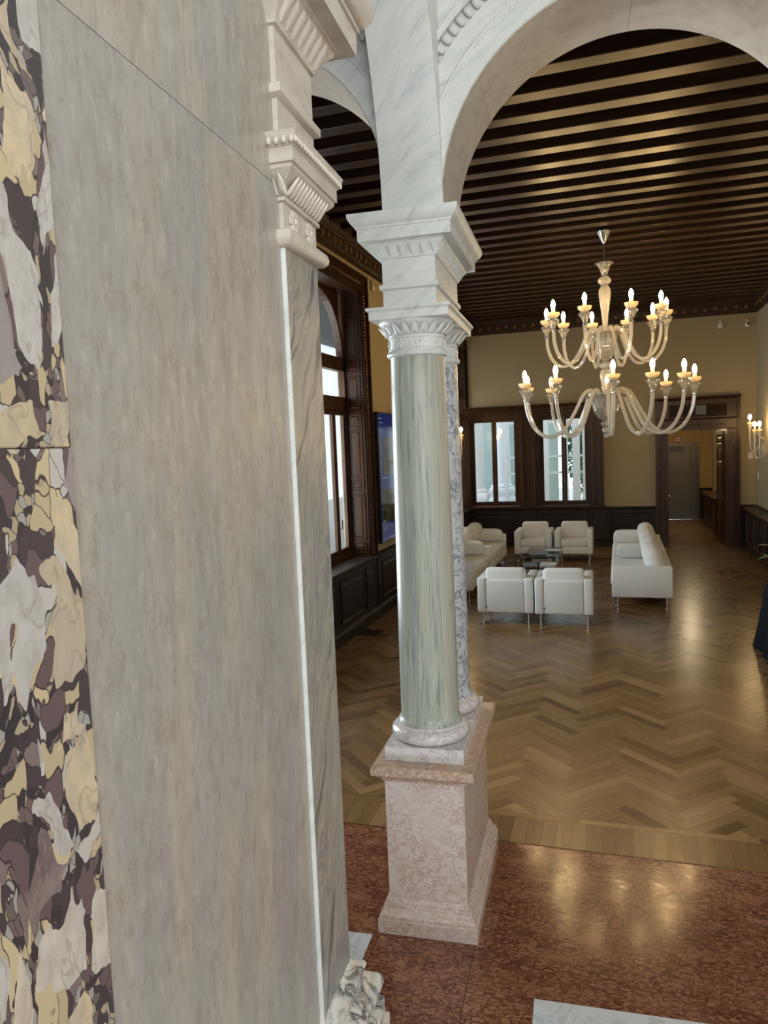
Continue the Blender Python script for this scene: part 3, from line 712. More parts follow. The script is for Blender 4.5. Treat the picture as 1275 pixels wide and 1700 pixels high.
# ------------------------------------------------------------------ stair hall (near frame)
# marble floor slabs
fm = solo('floor_marble', B().box(-3.5, 3.2, 2.1, 4.5, -.12, -.022), 'grout', kind='structure', near=True)
G = .0012
for x0, x1, y0, y1, m, nm in (
        (-.73, 1.7, 3.09, 4.62, 'red_verona', 'red_slab'), (1.7, 3.1, 3.09, 4.62, 'red_verona', 'red_slab'),
        (-1.215, -.73, 2.2, 3.39, 'red_verona', 'red_slab'), (-1.215, -.73, 3.39, 4.62, 'red_verona', 'red_slab'),
        (-.73, -.43, 2.2, 3.09, 'red_verona', 'red_slab'), (-.43, .62, 2.2, 3.09, 'white_tile', 'white_slab'), (.62, 1.7, 2.2, 3.09, 'red_verona', 'red_slab'), (1.7, 3.1, 2.2, 3.09, 'white_tile', 'white_slab'),
        (-2.3, -1.215, 3.375, 4.62, 'red_verona', 'red_slab'), (-3.4, -2.3, 3.375, 4.62, 'red_verona', 'red_slab'),
        (-2.3, -1.215, 2.2, 3.375, 'white_tile', 'white_slab'), (-3.4, -2.3, 2.2, 3.375, 'white_tile', 'white_slab')):
    part(nm, B().box(x0 + G, x1 - G, y0 + G, y1 - G, -.022, 0.0 if y1 < 4.6 else -.0005), m, fm)
part('red_strip', B().box(-1.245, -1.216, 2.2, 3.374, -.02, .0006), 'red_verona', fm)
# the stair the photographer stands on, and the shell of the stair hall behind
stf = solo('floor_stair', B().box(-3.2, 3.0, -3.2, .55, -.1, .85), 'red_verona', kind='structure', near=True)
for k in range(4): part('step', B().chamfer(-.79, 3.0, .55, .85 + .3 * (3 - k), k * .17, .17 * (k + 1), .01), 'red_verona', stf)
b = B(); rect_wall(b, -3.4, 3.1, 0, 6.2, [(-.75, 2.55, 1.75, 5.7)], 'y', -3.4, -3.2)
solo('wall_stair_back', b, 'stair_plaster', kind='structure', near=True)
b = B(); rect_wall(b, -3.2, 4.2, 0, 6.2, [(-2.5, .7, 2.0, 5.2)], 'x', 3.0, 3.2)  # opening added for the warm fill light
solo('wall_stair_right', b, 'stair_plaster', kind='structure', near=True)
solo('wall_stair_far_left', B().box(-3.5, -3.3, -3.2, 3.65, 0, 6.2), 'stair_plaster', kind='structure', near=True)
solo('ceiling_stair', B().box(-3.5, 3.2, -3.4, 3.65, 6.2, 6.35), 'stair_plaster', kind='structure', near=True)

# left foreground wall: grey slabs and breccia
GX0 = -.82
ws = solo('wall_stair', B().box(-1.34, GX0 - .02, -3.2, 1.70, 0, 6.2), 'stair_plaster', kind='structure', near=True)
JG, JV = .0006, .0002
for y0, y1, z0, z1 in ((.767, 1.135, 3.019, 6.2), (1.135, 1.515, 3.019, 6.2), (.767, 1.135, .85, 3.019), (1.135, 1.515, .85, 3.019)):
    part('stone_slab', B().box(GX0 - .02, GX0, y0 + JV, y1 - JV, z0 + JG, z1 - JG), 'travertine', ws)
for z0, z1 in ((.85, 2.465), (2.465, 6.2)):
    part('breccia_slab', B().chamfer(GX0 - .02, GX0 + .003, .2, .767 - JG, z0 + JG, z1 - JG, .0015), 'breccia', ws)
for y0, y1 in ((-3.2, -1.5), (-1.5, .2)): part('stone_slab', B().chamfer(GX0 - .02, GX0, y0, y1 - JG, .85, 6.2, .0012), 'travertine', ws)

# engaged pilaster at the end of that wall
PX, PY0, PY1 = -.8105, 1.52, 1.73
pil = thing('pilaster', (-.9, 1.62, 0), 'grey veined marble pilaster with white carved capital, close at the left', 'pilaster', near=True)
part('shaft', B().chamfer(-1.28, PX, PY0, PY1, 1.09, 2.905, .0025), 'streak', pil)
part('edge_strip', B().box(-1.2, PX - .0005, PY0 - .0015, PY0 + .002, 1.09, 2.905), 'carrara', pil, label='pale marble edge strip')
part('base', B().ring([(.07, .9), (.07, .955), (.05, .962), (.062, .975), (.07, .995), (.066, 1.02), (.05, 1.035), (.03, 1.042), (.028, 1.055), (.034, 1.068), (.03, 1.08), (.012, 1.088), (.0, 1.1)], -1.28, PX, PY0, PY1), 'arab_marble', pil, True, label='white base moulding with dark veins')
part('pedestal', B().ring([(.09, 0), (.09, .12), (.06, .16), (.05, .17), (.05, .84), (.08, .87), (.08, .9)], -1.28, PX, PY0, PY1), 'rosa', pil)
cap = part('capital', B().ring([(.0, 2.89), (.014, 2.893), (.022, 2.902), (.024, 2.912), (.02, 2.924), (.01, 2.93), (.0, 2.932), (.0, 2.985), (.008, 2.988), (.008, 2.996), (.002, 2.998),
                                (.006, 3.01), (.016, 3.025), (.03, 3.036), (.038, 3.045), (.038, 3.052), (.044, 3.054), (.044, 3.083), (.048, 3.086), (.054, 3.098), (.056, 3.106), (.058, 3.112), (0, 3.112)], -1.28, PX, PY0, PY1), 'warm_and_lit_marble', pil, True)
rz_p = rosette_mesh('rosette', 'warm_and_lit_marble', .026)
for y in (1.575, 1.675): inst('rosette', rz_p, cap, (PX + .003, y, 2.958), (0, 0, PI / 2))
lf_p = leaf_mesh('leaf', 'warm_and_lit_marble', .020, .052, .006)
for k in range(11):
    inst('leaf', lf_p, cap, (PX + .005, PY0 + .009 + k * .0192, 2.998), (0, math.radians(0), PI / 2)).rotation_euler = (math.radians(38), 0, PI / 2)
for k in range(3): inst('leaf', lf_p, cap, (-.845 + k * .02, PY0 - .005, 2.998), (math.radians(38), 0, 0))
eg_p = egg_mesh('egg', 'warm_and_lit_marble', .0062, .0085, .0055)
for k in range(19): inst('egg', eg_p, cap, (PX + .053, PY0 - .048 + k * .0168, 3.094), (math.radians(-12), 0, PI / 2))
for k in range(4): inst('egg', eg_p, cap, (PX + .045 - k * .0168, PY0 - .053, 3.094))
IMP = [(0, 3.112), (0, 3.198), (.010, 3.203), (.014, 3.206), (.014, 3.224), (0, 3.226), (0, 3.345), (.008, 3.347), (.010, 3.355), (.016, 3.368), (.03, 3.386), (.044, 3.40), (.05, 3.411),
       (.054, 3.413), (.054, 3.418), (.092, 3.418), (.093, 3.47), (.099, 3.473), (.1, 3.483), (.106, 3.486), (.118, 3.497), (.126, 3.510), (.130, 3.522), (.131, 3.537), (0, 3.537)]
ent = part('entablature', B().ring(IMP, -1.28, PX + .002, PY0 - .01, PY1 + .01), 'warm_and_lit_marble', pil, True)
lf_e = leaf_mesh('leaf', 'warm_and_lit_marble', .034, .070, .010)
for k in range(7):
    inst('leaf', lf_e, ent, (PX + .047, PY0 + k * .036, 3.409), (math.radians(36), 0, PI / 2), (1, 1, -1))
part('upper_block', B().box(-1.28, PX, PY0, PY1, 3.537, 6.2), 'warm_and_lit_marble', pil)

# arcade between stair hall and great hall
AY0, AY1, ATOP = 3.65, 4.15, 5.55
CXA, ZCA, RA = .084, 3.611, .90
def zarch(x):
    for c, z, r in ((CXA, ZCA, RA), (-1.87, 3.72, .78), (2 * CXA + 1.87, 3.72, .78)):
        if abs(x - c) <= r + 1e-9: return z + math.sqrt(max(0, r * r - (x - c) ** 2))
    if x < -2.65 or x > 2 * CXA + 2.65: return 0
    return 3.537
xs = [-3.5, -2.65001, -2.65, -1.09, -1.08999, -.816001, -.816, .984, .98401, 1.258, 1.2581, 2.818, 2.81801, 3.2]
for c, r in ((CXA, RA), (-1.87, .78), (2 * CXA + 1.87, .78)):
    for k in range(1, 48): xs.append(c + r * math.cos(PI * k / 48))
xs = sorted(xs)
b = B(); n = len(xs); vs = []
for x in xs:
    z = zarch(x)
    for c, r in ((-1.87, .78), (CXA, RA), (2 * CXA + 1.87, .78)):
        pass
    vs += [(x, AY0, z), (x, AY0, 6.2), (x, AY1, z), (x, AY1, 6.2)]
fs = []
for i in range(n - 1):
    a, c = i * 4, i * 4 + 4
    fs += [(a, c, c + 1, a + 1), (a + 2, a + 3, c + 3, c + 2), (a, a + 2, c + 2, c)]
b.add(vs, fs); arcade = solo('wall_arcade', b, 'carrara', kind='structure', near=True)
for f in arcade.data.polygons: f.use_smooth = False
def ringband(c, zc, r0, r1, y0, y1, a0, a1, n=48):
    b = B()
    for k in range(n):
        t0, t1 = a0 + (a1 - a0) * k / n, a0 + (a1 - a0) * (k + 1) / n
        q = [(c + r * math.cos(t), zc + r * math.sin(t)) for t, r in ((t0, r0), (t0, r1), (t1, r1), (t1, r0))]
        b.add([(x, y, z) for y in (y0, y1) for x, z in q], [(0, 1, 2, 3), (0, 4, 5, 1), (2, 6, 7, 3), (1, 5, 6, 2), (0, 3, 7, 4)])
    return b
for c, zc, r in ((CXA, ZCA, RA), (-1.87, 3.72, .78)):
    part('archivolt_band', ringband(c, zc, r + .0, r + .195, AY0 - .014, AY0, 0, PI), 'carrara', arcade)
    bd = B()
    bd.tube([(c + (r + .105) * math.cos(PI * k / 48), AY0 - .014, zc + (r + .105) * math.sin(PI * k / 48)) for k in range(49)], .009, 10)
    part('archivolt_bead', bd, 'carrara', arcade, True)
    part('archivolt_rim', ringband(c, zc, r + .255, r + .285, AY0 - .03, AY0, 0, PI), 'carrara', arcade)
for k in range(8):
    pass
eg_a = egg_mesh('egg', 'carrara', .016, .026, .02)
for k in range(30):
    t = math.radians(88 + k * 2.55)
    inst('egg', eg_a, arcade, (CXA + (RA + .228) * math.cos(t), AY0 - .012, ZCA + (RA + .228) * math.sin(t)), (0, PI / 2 - t, 0))
for k in range(12):
    t = math.radians(2 + k * 4)
    inst('egg', eg_a, arcade, (-1.87 + (.78 + .228) * math.cos(t), AY0 - .012, 3.72 + (.78 + .228) * math.sin(t)), (0, PI / 2 - t, 0))
# soffit slabs of the arches, butt jointed; warm hall light put into their colour
for x0, x1, zt in ((-1.011, -.8165, ZCA), (-1.0895, -.895, 3.72)):
    part('stilt_band', B().box(x0, x1, AY0 - .014, AY0 + .001, 3.538, zt), 'carrara', arcade)
for x0, x1, zt in ((-.8162, -.81, ZCA), (-1.096, -1.0898, 3.72)):
    part('soffit_slab', B().box(x0, x1, AY0 - .010, AY1 + .004, 3.538, zt), 'warm_and_lit_marble', arcade)
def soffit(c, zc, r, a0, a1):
    b = ringband(c, zc, r - .006, r + .0, AY0 - .010, AY1 + .004, a0, a1, 16); return part('soffit_slab', b, 'warm_and_lit_marble', arcade)
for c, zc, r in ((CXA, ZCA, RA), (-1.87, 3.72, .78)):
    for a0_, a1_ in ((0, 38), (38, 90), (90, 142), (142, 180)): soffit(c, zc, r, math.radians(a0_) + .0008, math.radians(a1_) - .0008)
# transverse rib springing from the impost towards the stair
RR, CYR = 1.72, 3.616 - 1.72
arc = [(CYR + RR * math.cos(t), 3.537 + RR * math.sin(t)) for t in [math.radians(a) for a in range(0, 82, 3)]]
XC = -.967
rib = solo('trim_5', B().prism(arc + [(arc[-1][0], 6.2), (AY0 + .01, 6.2), (AY0 + .01, 3.537)], 0, -1.105, -.84), 'carrara', kind='structure', near=True)
arc2 = [(y + .007, z) for y, z in arc]
part('rib_moulding', B().prism(arc2 + [(arc2[-1][0], 6.2), (AY0 + .01, 6.2), (AY0 + .01, 3.537)], 0, -.84, -.822), 'carrara', rib)
arc3 = [(y + .014, z) for y, z in arc]
part('rib_moulding', B().prism(arc3 + [(arc3[-1][0], 6.2), (AY0 + .01, 6.2), (AY0 + .01, 3.537)], 0, -.822, -.806), 'carrara', rib)
for k in range(9):
    i = 16 + k; y, z = arc[min(i, len(arc) - 1)]
    if i < len(arc): inst('egg', eg_a, rib, (-.795, y + .035, z), (math.radians(20), 0, PI / 2))

# column pair on its pedestal
AX1, AX2 = 3.665, 4.075
ped = thing('pedestal', (XC, 3.87, 0), 'tall pink marble pedestal carrying the pair of columns', 'pedestal', near=True)
DX0, DX1, DY0, DY1 = XC - .2, XC + .2, 3.445, 4.345
part('die', B().box(DX0, DX1, DY0, DY1, .16, .79), 'rosa', ped)
part('base_moulding', B().ring([(.052, 0), (.052, .07), (.044, .074), (.046, .088), (.04, .098), (.026, .115), (.02, .122), (.02, .132), (.012, .137), (.013, .148), (.005, .155), (0, .165)], DX0, DX1, DY0, DY1), 'rosa', ped)
part('cap_moulding', B().ring([(0, .78), (.008, .783), (.012, .795), (.024, .805), (.034, .812), (.04, .82), (.054, .824), (.058, .832), (.058, .86), (.05, .872), (0, .876)], DX0, DX1, DY0, DY1), 'rosa_cap', ped)
def column(ay, m, label):
    c = thing('column', (XC, ay, .876), label, 'column', near=True)
    part('plinth', B().chamfer(XC - .2, XC + .2, ay - .2, ay + .2, .876, .95, .003), 'base_marble', c)
    part('torus_base', B().lathe([(.17, .95)] + [(.168 + .034 * math.cos(t), .985 + .035 * math.sin(t)) for t in [math.radians(a) for a in range(-80, 90, 17)]] + [(.168, 1.022), (.166, 1.032), (.158, 1.036)], XC, ay, 48), 'base_marble', c, True)
    pr = [(.166, 1.03), (.164, 1.045), (.155, 1.055), (.151, 1.07)]
    for k in range(13):
        t = k / 12; pr.append((.150 - .0155 * t ** 1.6, 1.08 + 1.8 * t))
    pr += [(.139, 2.89)]
    part('shaft', B().lathe(pr, XC, ay, 64), m, c, True)
    cp = part('capital', B().lathe([(.136, 2.885), (.148, 2.89), (.152, 2.90), (.148, 2.912), (.143, 2.916), (.143, 2.922), (.137, 2.926), (.136, 2.972), (.142, 2.975), (.142, 2.982), (.138, 2.985), (.142, 3.0), (.152, 3.018), (.17, 3.035), (.182, 3.046), (.185, 3.056)], XC, ay, 48), 'carrara', c, True)
    part('abacus', B().ring([(-.008, 3.056), (-.008, 3.09), (-.004, 3.094), (.004, 3.1), (.004, 3.112)], XC - .2, XC + .2, ay - .2, ay + .2), 'carrara', c)
    return c, cp
col1, cap1 = column(AX1, 'green', 'pale green streaked marble column with white carved capital')
col2, cap2 = column(AX2, 'violet_white', 'white column with dark veins behind the green column')
rz_c = rosette_mesh('rosette', 'carrara', .025); lf_c = leaf_mesh('leaf', 'carrara', .041, .066, .006)
for cp, ay in ((cap1, AX1), (cap2, AX2)):
    for k in range(8):
        a = 2 * PI * k / 8 + .3; inst('rosette', rz_c, cp, (XC + .137 * math.cos(a), ay + .137 * math.sin(a), 2.949), (0, 0, a + PI / 2))
    for k in range(22):
        a = 2 * PI * k / 22; inst('leaf', lf_c, cp, (XC + .146 * math.cos(a), ay + .146 * math.sin(a), 2.99), (math.radians(40), 0, a + PI / 2))
imp = thing('impost_block', (XC, 3.87, 3.112), 'white marble impost block with leaf moulding between the columns and arch', 'impost', near=True)
IX0, IX1, IY0, IY1 = XC - .13, XC + .13, 3.53, 4.21
body = part('moulded_block', B().ring(IMP, IX0, IX1, IY0, IY1), 'carrara', imp)
lf_i = leaf_mesh('leaf', 'carrara', .047, .072, .009)
for k in range(6): inst('leaf', lf_i, body, (IX0 + k * .052, IY0 - .045, 3.409), (math.radians(36), 0, 0), (1, 1, -1))
for k in range(15):
    inst('leaf', lf_i, body, (IX1 + .045, IY0 + k * .0486, 3.409), (math.radians(36), 0, PI / 2), (1, 1, -1))
# the pair on the far side of the arch, out of the picture, carries it too
X2 = 2 * CXA - XC
part('column_support', B().ring([(.052, 0), (.052, .07), (.02, .13), (0, .165), (0, .78), (.058, .83), (.058, .86), (0, .876)], X2 - .2, X2 + .2, DY0, DY1), 'rosa', arcade)
for ay in (AX1, AX2): part('column_support', B().lathe([(.2, .876), (.2, .99), (.165, 1.03), (.15, 1.08), (.134, 2.88), (.15, 2.9), (.137, 2.95), (.185, 3.05), (.2, 3.112)], X2, ay, 32), 'violet_white', arcade, True)
part('column_support', B().ring(IMP, X2 - .13, X2 + .13, IY0, IY1), 'carrara', arcade)

# ------------------------------------------------------------------ armchairs and sofas (built facing local +Y)
FW = 'fabric_white'
def leg(b, x, y, h): b.lathe([(.013, 0.012), (.013, h)], x, y, 12)
def add_legs(t, pts, h=.16):
    for x, y in pts:
        lg = part('leg', B().lathe([(.012, .010), (.012, h)], x, y, 12), 'chrome', t, True, local=True)
        part('foot', B().lathe([(.042, .004), (.042, .010), (.03, .014), (.012, .016)], x, y, 16), 'chrome', lg, True, local=True)
def armchair(name, label, group):
    t = thing(name, (0, 0, 0), label, 'armchair', group); w_, d = .745, .74; hx = w_ / 2
    part('seat_base', B().rbox(-hx + .10, hx - .10, .10, d - .01, .155, .30, .02), FW, t, True, local=True)
    for s in (-1, 1):
        x0, x1 = sorted((s * hx, s * (hx - .115))); part('arm', B().rbox(x0, x1, 0, d, .15, .625, .022), FW, t, True, local=True)
    part('back_panel', B().rbox(-hx + .117, hx - .117, .002, .13, .152, .60, .022), FW, t, True, local=True)
    part('seat_cushion', B().rbox(-hx + .12, hx - .12, .14, d - .005, .30, .455, .035), FW, t, True, local=True)
    part('back_cushion', B().rbox(-hx + .105, hx - .105, 0, .2, -.2, .2, .055, 4).move(Matrix.Translation((0, .03, .565)) @ Matrix.Rotation(math.radians(-7), 4, 'X')), FW, t, True, local=True)
    part('label_tag', B().box(-hx + .115, -hx + .128, -.002, .001, .215, .245), 'black_plastic', t, local=True, label='small black tag')
    add_legs(t, ((-hx + .07, .06), (hx - .07, .06), (-hx + .07, d - .06), (hx - .07, d - .06)))
    return t
a0 = armchair('armchair', 'x', 'white armchairs')
index_kids()
spots = [(-1.487, 9.9, 0, 'left of the two white armchairs with their backs to the arch'),
         (-.716, 9.885, .02, 'right of the two white armchairs with their backs to the arch'),
         (-1.69, 15.95, PI, 'left of the two white armchairs facing out below the back windows'),
         (-.89, 15.95, PI, 'right of the two white armchairs facing out below the back windows')]
for i, (x, y, rz, lb) in enumerate(spots):
    o = a0 if i == 0 else copy_tree(a0)
    o.location = (x, y, .004); o.rotation_euler = (0, 0, rz); o['label'] = lb
def sofa(name):
    t = thing(name, (0, 0, 0), 'x', 'sofa', 'white sofas'); L, d = 1.84, .83; hx = L / 2
    part('seat_base', B().rbox(-hx + .08, hx - .08, .06, d - .01, .15, .30, .02), FW, t, True, local=True)
    for s in (-1, 1):
        x0, x1 = sorted((s * hx, s * (hx - .09))); part('arm', B().rbox(x0, x1, 0, d, .14, .60, .025), FW, t, True, local=True)
    part('back_panel', B().rbox(-hx + .09, hx - .09, .002, .10, .145, .59, .025), FW, t, True, local=True)
    for s in (-1, 1):
        part('seat_cushion', B().rbox(*sorted((s * .005, s * (hx - .095))), .12, d + .015, .30, .46, .045), FW, t, True, local=True)
        part('back_cushion', B().superq(0, 0, 0, hx / 2 - .04, .15, .25, .78, 32, 16).move(Matrix.Translation((s * (hx - .09) / 2, .235, .63)) @ Matrix.Rotation(math.radians(-17), 4, 'X')), FW, t, True, local=True)
    return t
def sofa_legs(t):
    hx = .92; add_legs(t, ((-hx + .07, .08), (hx - .07, .08), (-hx + .07, .75), (hx - .07, .75)))
s0 = sofa('sofa'); sofa_legs(s0); index_kids()
def pillow(x, y, rz, lb, tilt=14):
    p = thing('bolster_pillow', (x, y, .464), lb, 'pillow', 'pillows on the sofas', rz=rz)
    part('cover', B().superq(0, 0, 0, .275, .07, .125, .42, 24, 12).move(Matrix.Translation((0, 0, .13)) @ Matrix.Rotation(math.radians(tilt), 4, 'X')), FW, p, True, local=True)
    part('piping', B().tube([(.268 * math.copysign(abs(math.cos(a)) ** .5, math.cos(a)), 0, .12 * math.copysign(abs(math.sin(a)) ** .5, math.sin(a))) for a in [2 * PI * k / 28 for k in range(29)]], .004, 5).move(Matrix.Translation((0, 0, .13)) @ Matrix.Rotation(math.radians(tilt), 4, 'X')), FW, p, True, local=True)
sp = [(.71, 12.04, PI / 2, 'near white sofa on the right, its blank arm toward the arch'), (.71, 13.90, PI / 2, 'far white sofa on the right, nearest the doorway'),
      (-3.03, 12.30, -PI / 2, 'near white sofa on the left, half hidden behind the columns'), (-3.03, 14.16, -PI / 2, 'far white sofa on the left, toward the back windows')]
for i, (x, y, rz, lb) in enumerate(sp):
    o = s0 if i == 0 else copy_tree(s0)
    o.location = (x, y, .004); o.rotation_euler = (0, 0, rz); o['label'] = lb
pillow(.22, 12.78, 0, 'upright cushion standing midway along the right hand sofas')
pillow(.16, 14.62, 0, 'flat bolster against the far arm of the right hand sofas')
pillow(-2.56, 13.03, 0, 'creased bolster midway along the left hand sofas')
pillow(-2.52, 14.9, 0, 'bolster against the far arm of the left hand sofas')

# ------------------------------------------------------------------ coffee tables
def glass_table(x0, x1, y0, y1, h, lb):
    t = thing('coffee_table', ((x0 + x1) / 2, (y0 + y1) / 2, .004), lb, 'table', 'glass coffee tables')
    part('glass_top', B().chamfer(x0, x1, y0, y1, h - .012, h, .003), 'table_glass', t)
    part('frame', B().tube([(x0 + .02, y0 + .02, h - .025), (x1 - .02, y0 + .02, h - .025), (x1 - .02, y1 - .02, h - .025), (x0 + .02, y1 - .02, h - .025), (x0 + .02, y0 + .02, h - .025)], .011, 8), 'chrome', t, True)
    part('lower_shelf', B().chamfer(x0 + .04, x1 - .04, y0 + .04, y1 - .04, h * .42, h * .42 + .01, .002), 'table_glass', t)
    for x, y in ((x0 + .02, y0 + .02), (x1 - .02, y0 + .02), (x0 + .02, y1 - .02), (x1 - .02, y1 - .02)):
        part('leg', B().lathe([(.012, .006), (.012, h - .012)], x, y, 10), 'chrome', t, True)
glass_table(-1.65, -1.04, 13.28, 14.48, .42, 'taller glass and chrome coffee table between the sofas')
glass_table(-1.62, -1.03, 12.45, 13.08, .33, 'lower glass coffee table just behind the near armchairs')
def book(name, x, y, z, rz, w_, d, h, m, lb, cat):
    t = thing(name, (x, y, z), lb, cat, rz=rz)
    part('cover', B().box(-w_ / 2, w_ / 2, -d / 2, d / 2, 0, .002).box(-w_ / 2, w_ / 2, -d / 2, d / 2, h - .002, h).box(-w_ / 2, -w_ / 2 + .002, -d / 2, d / 2, .002, h - .002), m, t, local=True)
    part('pages', B().box(-w_ / 2 + .003, w_ / 2 - .004, -d / 2 + .003, d / 2 - .003, .002, h - .002), 'paper', t, local=True)
book('magazine', -1.42, 13.5, .422, .35, .30, .22, .012, 'book_grey', 'dark magazine lying at the near edge of the taller coffee table', 'magazine')
book('magazine', -1.18, 13.95, .422, -.2, .28, .21, .010, 'paper', 'pale magazine beside the dark one on the taller coffee table', 'magazine')
book('book', -1.17, 12.78, .332, 0, .26, .34, .03, 'paper', 'pale book on the right of the lower coffee table', 'book')
book('book', -1.48, 12.82, .332, .2, .24, .3, .02, 'book_grey', 'dark book on the left of the lower coffee table', 'book')

# ------------------------------------------------------------------ chandelier
AXX, AXY = -.155, 10.72
ch = thing('chandelier', (AXX, AXY, 5.2), 'two tier clear glass chandelier with candle bulbs hanging from the beams', 'chandelier')
def L(name, prof, m, seg=28, par=None): return part(name, B().lathe([(r, z) for r, z in prof], AXX, AXY, seg, True), m, par or ch, True)
L('ceiling_cup', [(.095, 5.2), (.082, 5.17), (.055, 5.12), (.032, 5.07), (.018, 5.045), (.0, 5.04)], 'chrome')
L('rod', [(.014, 5.05), (.014, 4.76)], 'chrome', 12)
L('top_bell', [(.13, 4.785), (.126, 4.79), (.09, 4.755), (.062, 4.71), (.05, 4.66), (.032, 4.625), (.02, 4.62)], 'murano_clear')
L('glass_ball', [(.02, 4.615), (.055, 4.605), (.082, 4.58), (.09, 4.555), (.08, 4.53), (.05, 4.51), (.02, 4.505)], 'murano')
L('baluster', [(.02, 4.505), (.05, 4.49), (.075, 4.44), (.082, 4.38), (.072, 4.3), (.055, 4.2), (.04, 4.08), (.032, 3.95), (.03, 3.84)], 'murano')
L('bowl', [(.235, 3.855), (.228, 3.85), (.17, 3.81), (.14, 3.76), (.132, 3.68), (.118, 3.6), (.085, 3.53), (.04, 3.49), (.02, 3.48)], 'murano_clear')
L('glass_ball', [(.02, 3.48), (.06, 3.47), (.088, 3.44), (.088, 3.42), (.06, 3.395), (.02, 3.385)], 'murano')
L('baluster', [(.02, 3.385), (.06, 3.375), (.078, 3.33), (.075, 3.26), (.05, 3.12), (.038, 3.0), (.034, 2.95)], 'murano')
L('bowl', [(.31, 3.025), (.30, 3.015), (.235, 2.985), (.205, 2.95), (.185, 2.87), (.15, 2.78), (.095, 2.715), (.03, 2.69)], 'murano_clear')
L('glass_ball', [(.02, 2.685), (.065, 2.675), (.08, 2.645), (.065, 2.615), (.02, 2.605)], 'murano_clear')
L('glass_ball', [(.02, 2.605), (.05, 2.595), (.062, 2.56), (.05, 2.525), (.02, 2.515)], 'murano_clear')
L('finial', [(.012, 2.515), (.03, 2.505), (.036, 2.48), (.028, 2.455), (.0, 2.44)], 'murano_clear')
def candle_meshes(tag_, r, zt):      # meshes of an arm's end at radius r, arm top at zt
    cup = mkmesh('holder_cup', B().lathe([(.022, zt - .01), (.026, zt + .01), (.032, zt + .03), (.052, zt + .075), (.080, zt + .112), (.076, zt + .132), (.05, zt + .146), (.03, zt + .15)], r, 0, 20), 'murano_clear', True)
    dish = mkmesh('drip_dish', B().lathe([(.028, zt + .148), (.055, zt + .158), (.078, zt + .18), (.088, zt + .215), (.083, zt + .215), (.06, zt + .175), (.028, zt + .168)], r, 0, 20), 'frosted', True)
    sl = mkmesh('candle_sleeve', B().lathe([(.024, zt + .16), (.024, zt + .272), (.0, zt + .273)], r, 0, 12), 'frosted', True)
    bu = mkmesh('bulb', B().lathe([(.014, zt + .27), (.026, zt + .29), (.031, zt + .318), (.026, zt + .35), (.010, zt + .382), (.0, zt + .39)], r, 0, 8), 'bulb', True)
    co = mkmesh('collar', B().lathe([(.024, zt - .02), (.031, zt - .012), (.031, zt - .002), (.024, zt + .004)], r, 0, 12), 'chrome', True)
    return cup, dish, sl, bu, co
up_arm = mkmesh('arm', B().tube(crom([(.09, 0, 3.70), (.11, 0, 3.86), (.17, 0, 3.925), (.25, 0, 3.86), (.34, 0, 3.66), (.46, 0, 3.50), (.60, 0, 3.465), (.72, 0, 3.56), (.785, 0, 3.72), (.80, 0, 3.90)], 6), .0215, 8), 'murano', True)
lo_arm = mkmesh('arm', B().tube(crom([(.12, 0, 2.86), (.15, 0, 3.02), (.22, 0, 3.10), (.32, 0, 3.05), (.46, 0, 2.80), (.62, 0, 2.57), (.82, 0, 2.49), (1.0, 0, 2.58), (1.11, 0, 2.78), (1.15, 0, 3.0)], 6), .024, 8), 'murano', True)
um, lm = candle_meshes('u', .80, 3.90), candle_meshes('l', 1.15, 3.0)
for angs, am, ms in (((11, 38, 69, 104, 137, 170, 216, 253, 294, 330), up_arm, um), ((9, 45, 90, 134, 162, 206, 239, 275, 299, 325), lo_arm, lm)):
    for a in angs:
        arm = bpy.data.objects.new('arm', am); COL.objects.link(arm); arm.parent = ch; arm.location = (0, 0, -5.2); arm.rotation_euler = (0, 0, math.radians(a))
        for nm, me in zip(('holder_cup', 'drip_dish', 'candle_sleeve', 'bulb', 'collar'), ms):
            c = bpy.data.objects.new(nm, me); COL.objects.link(c); c.parent = arm

# ------------------------------------------------------------------ wall sconces
sc_arm = mkmesh('arm', B().tube(crom([(.06, 0, 2.14), (.14, 0, 2.20), (.17, 0, 2.05), (.22, 0, 1.95), (.28, 0, 1.94), (.32, 0, 2.02), (.33, 0, 2.18), (.33, 0, 2.36)], 6), .012, 8), 'murano', True)
sm = []
z0 = 2.36; r0 = .33
sm.append(('holder_cup', mkmesh('holder_cup', B().lathe([(.014, z0 - .01), (.02, z0 + .02), (.042, z0 + .07), (.03, z0 + .085), (.014, z0 + .09)], r0, 0, 14), 'murano', True)))
sm.append(('drip_dish', mkmesh('drip_dish', B().lathe([(.014, z0 + .09), (.045, z0 + .11), (.055, z0 + .135), (.05, z0 + .135), (.014, z0 + .105)], r0, 0, 14), 'frosted', True)))
sm.append(('candle_sleeve', mkmesh('candle_sleeve', B().lathe([(.013, z0 + .1), (.013, z0 + .19)], r0, 0, 10), 'frosted', True)))
sm.append(('bulb', mkmesh('bulb', B().lathe([(.010, z0 + .188), (.028, z0 + .21), (.036, z0 + .235), (.03, z0 + .262), (.012, z0 + .285), (0, z0 + .29)], r0, 0, 8), 'bulb', True)))
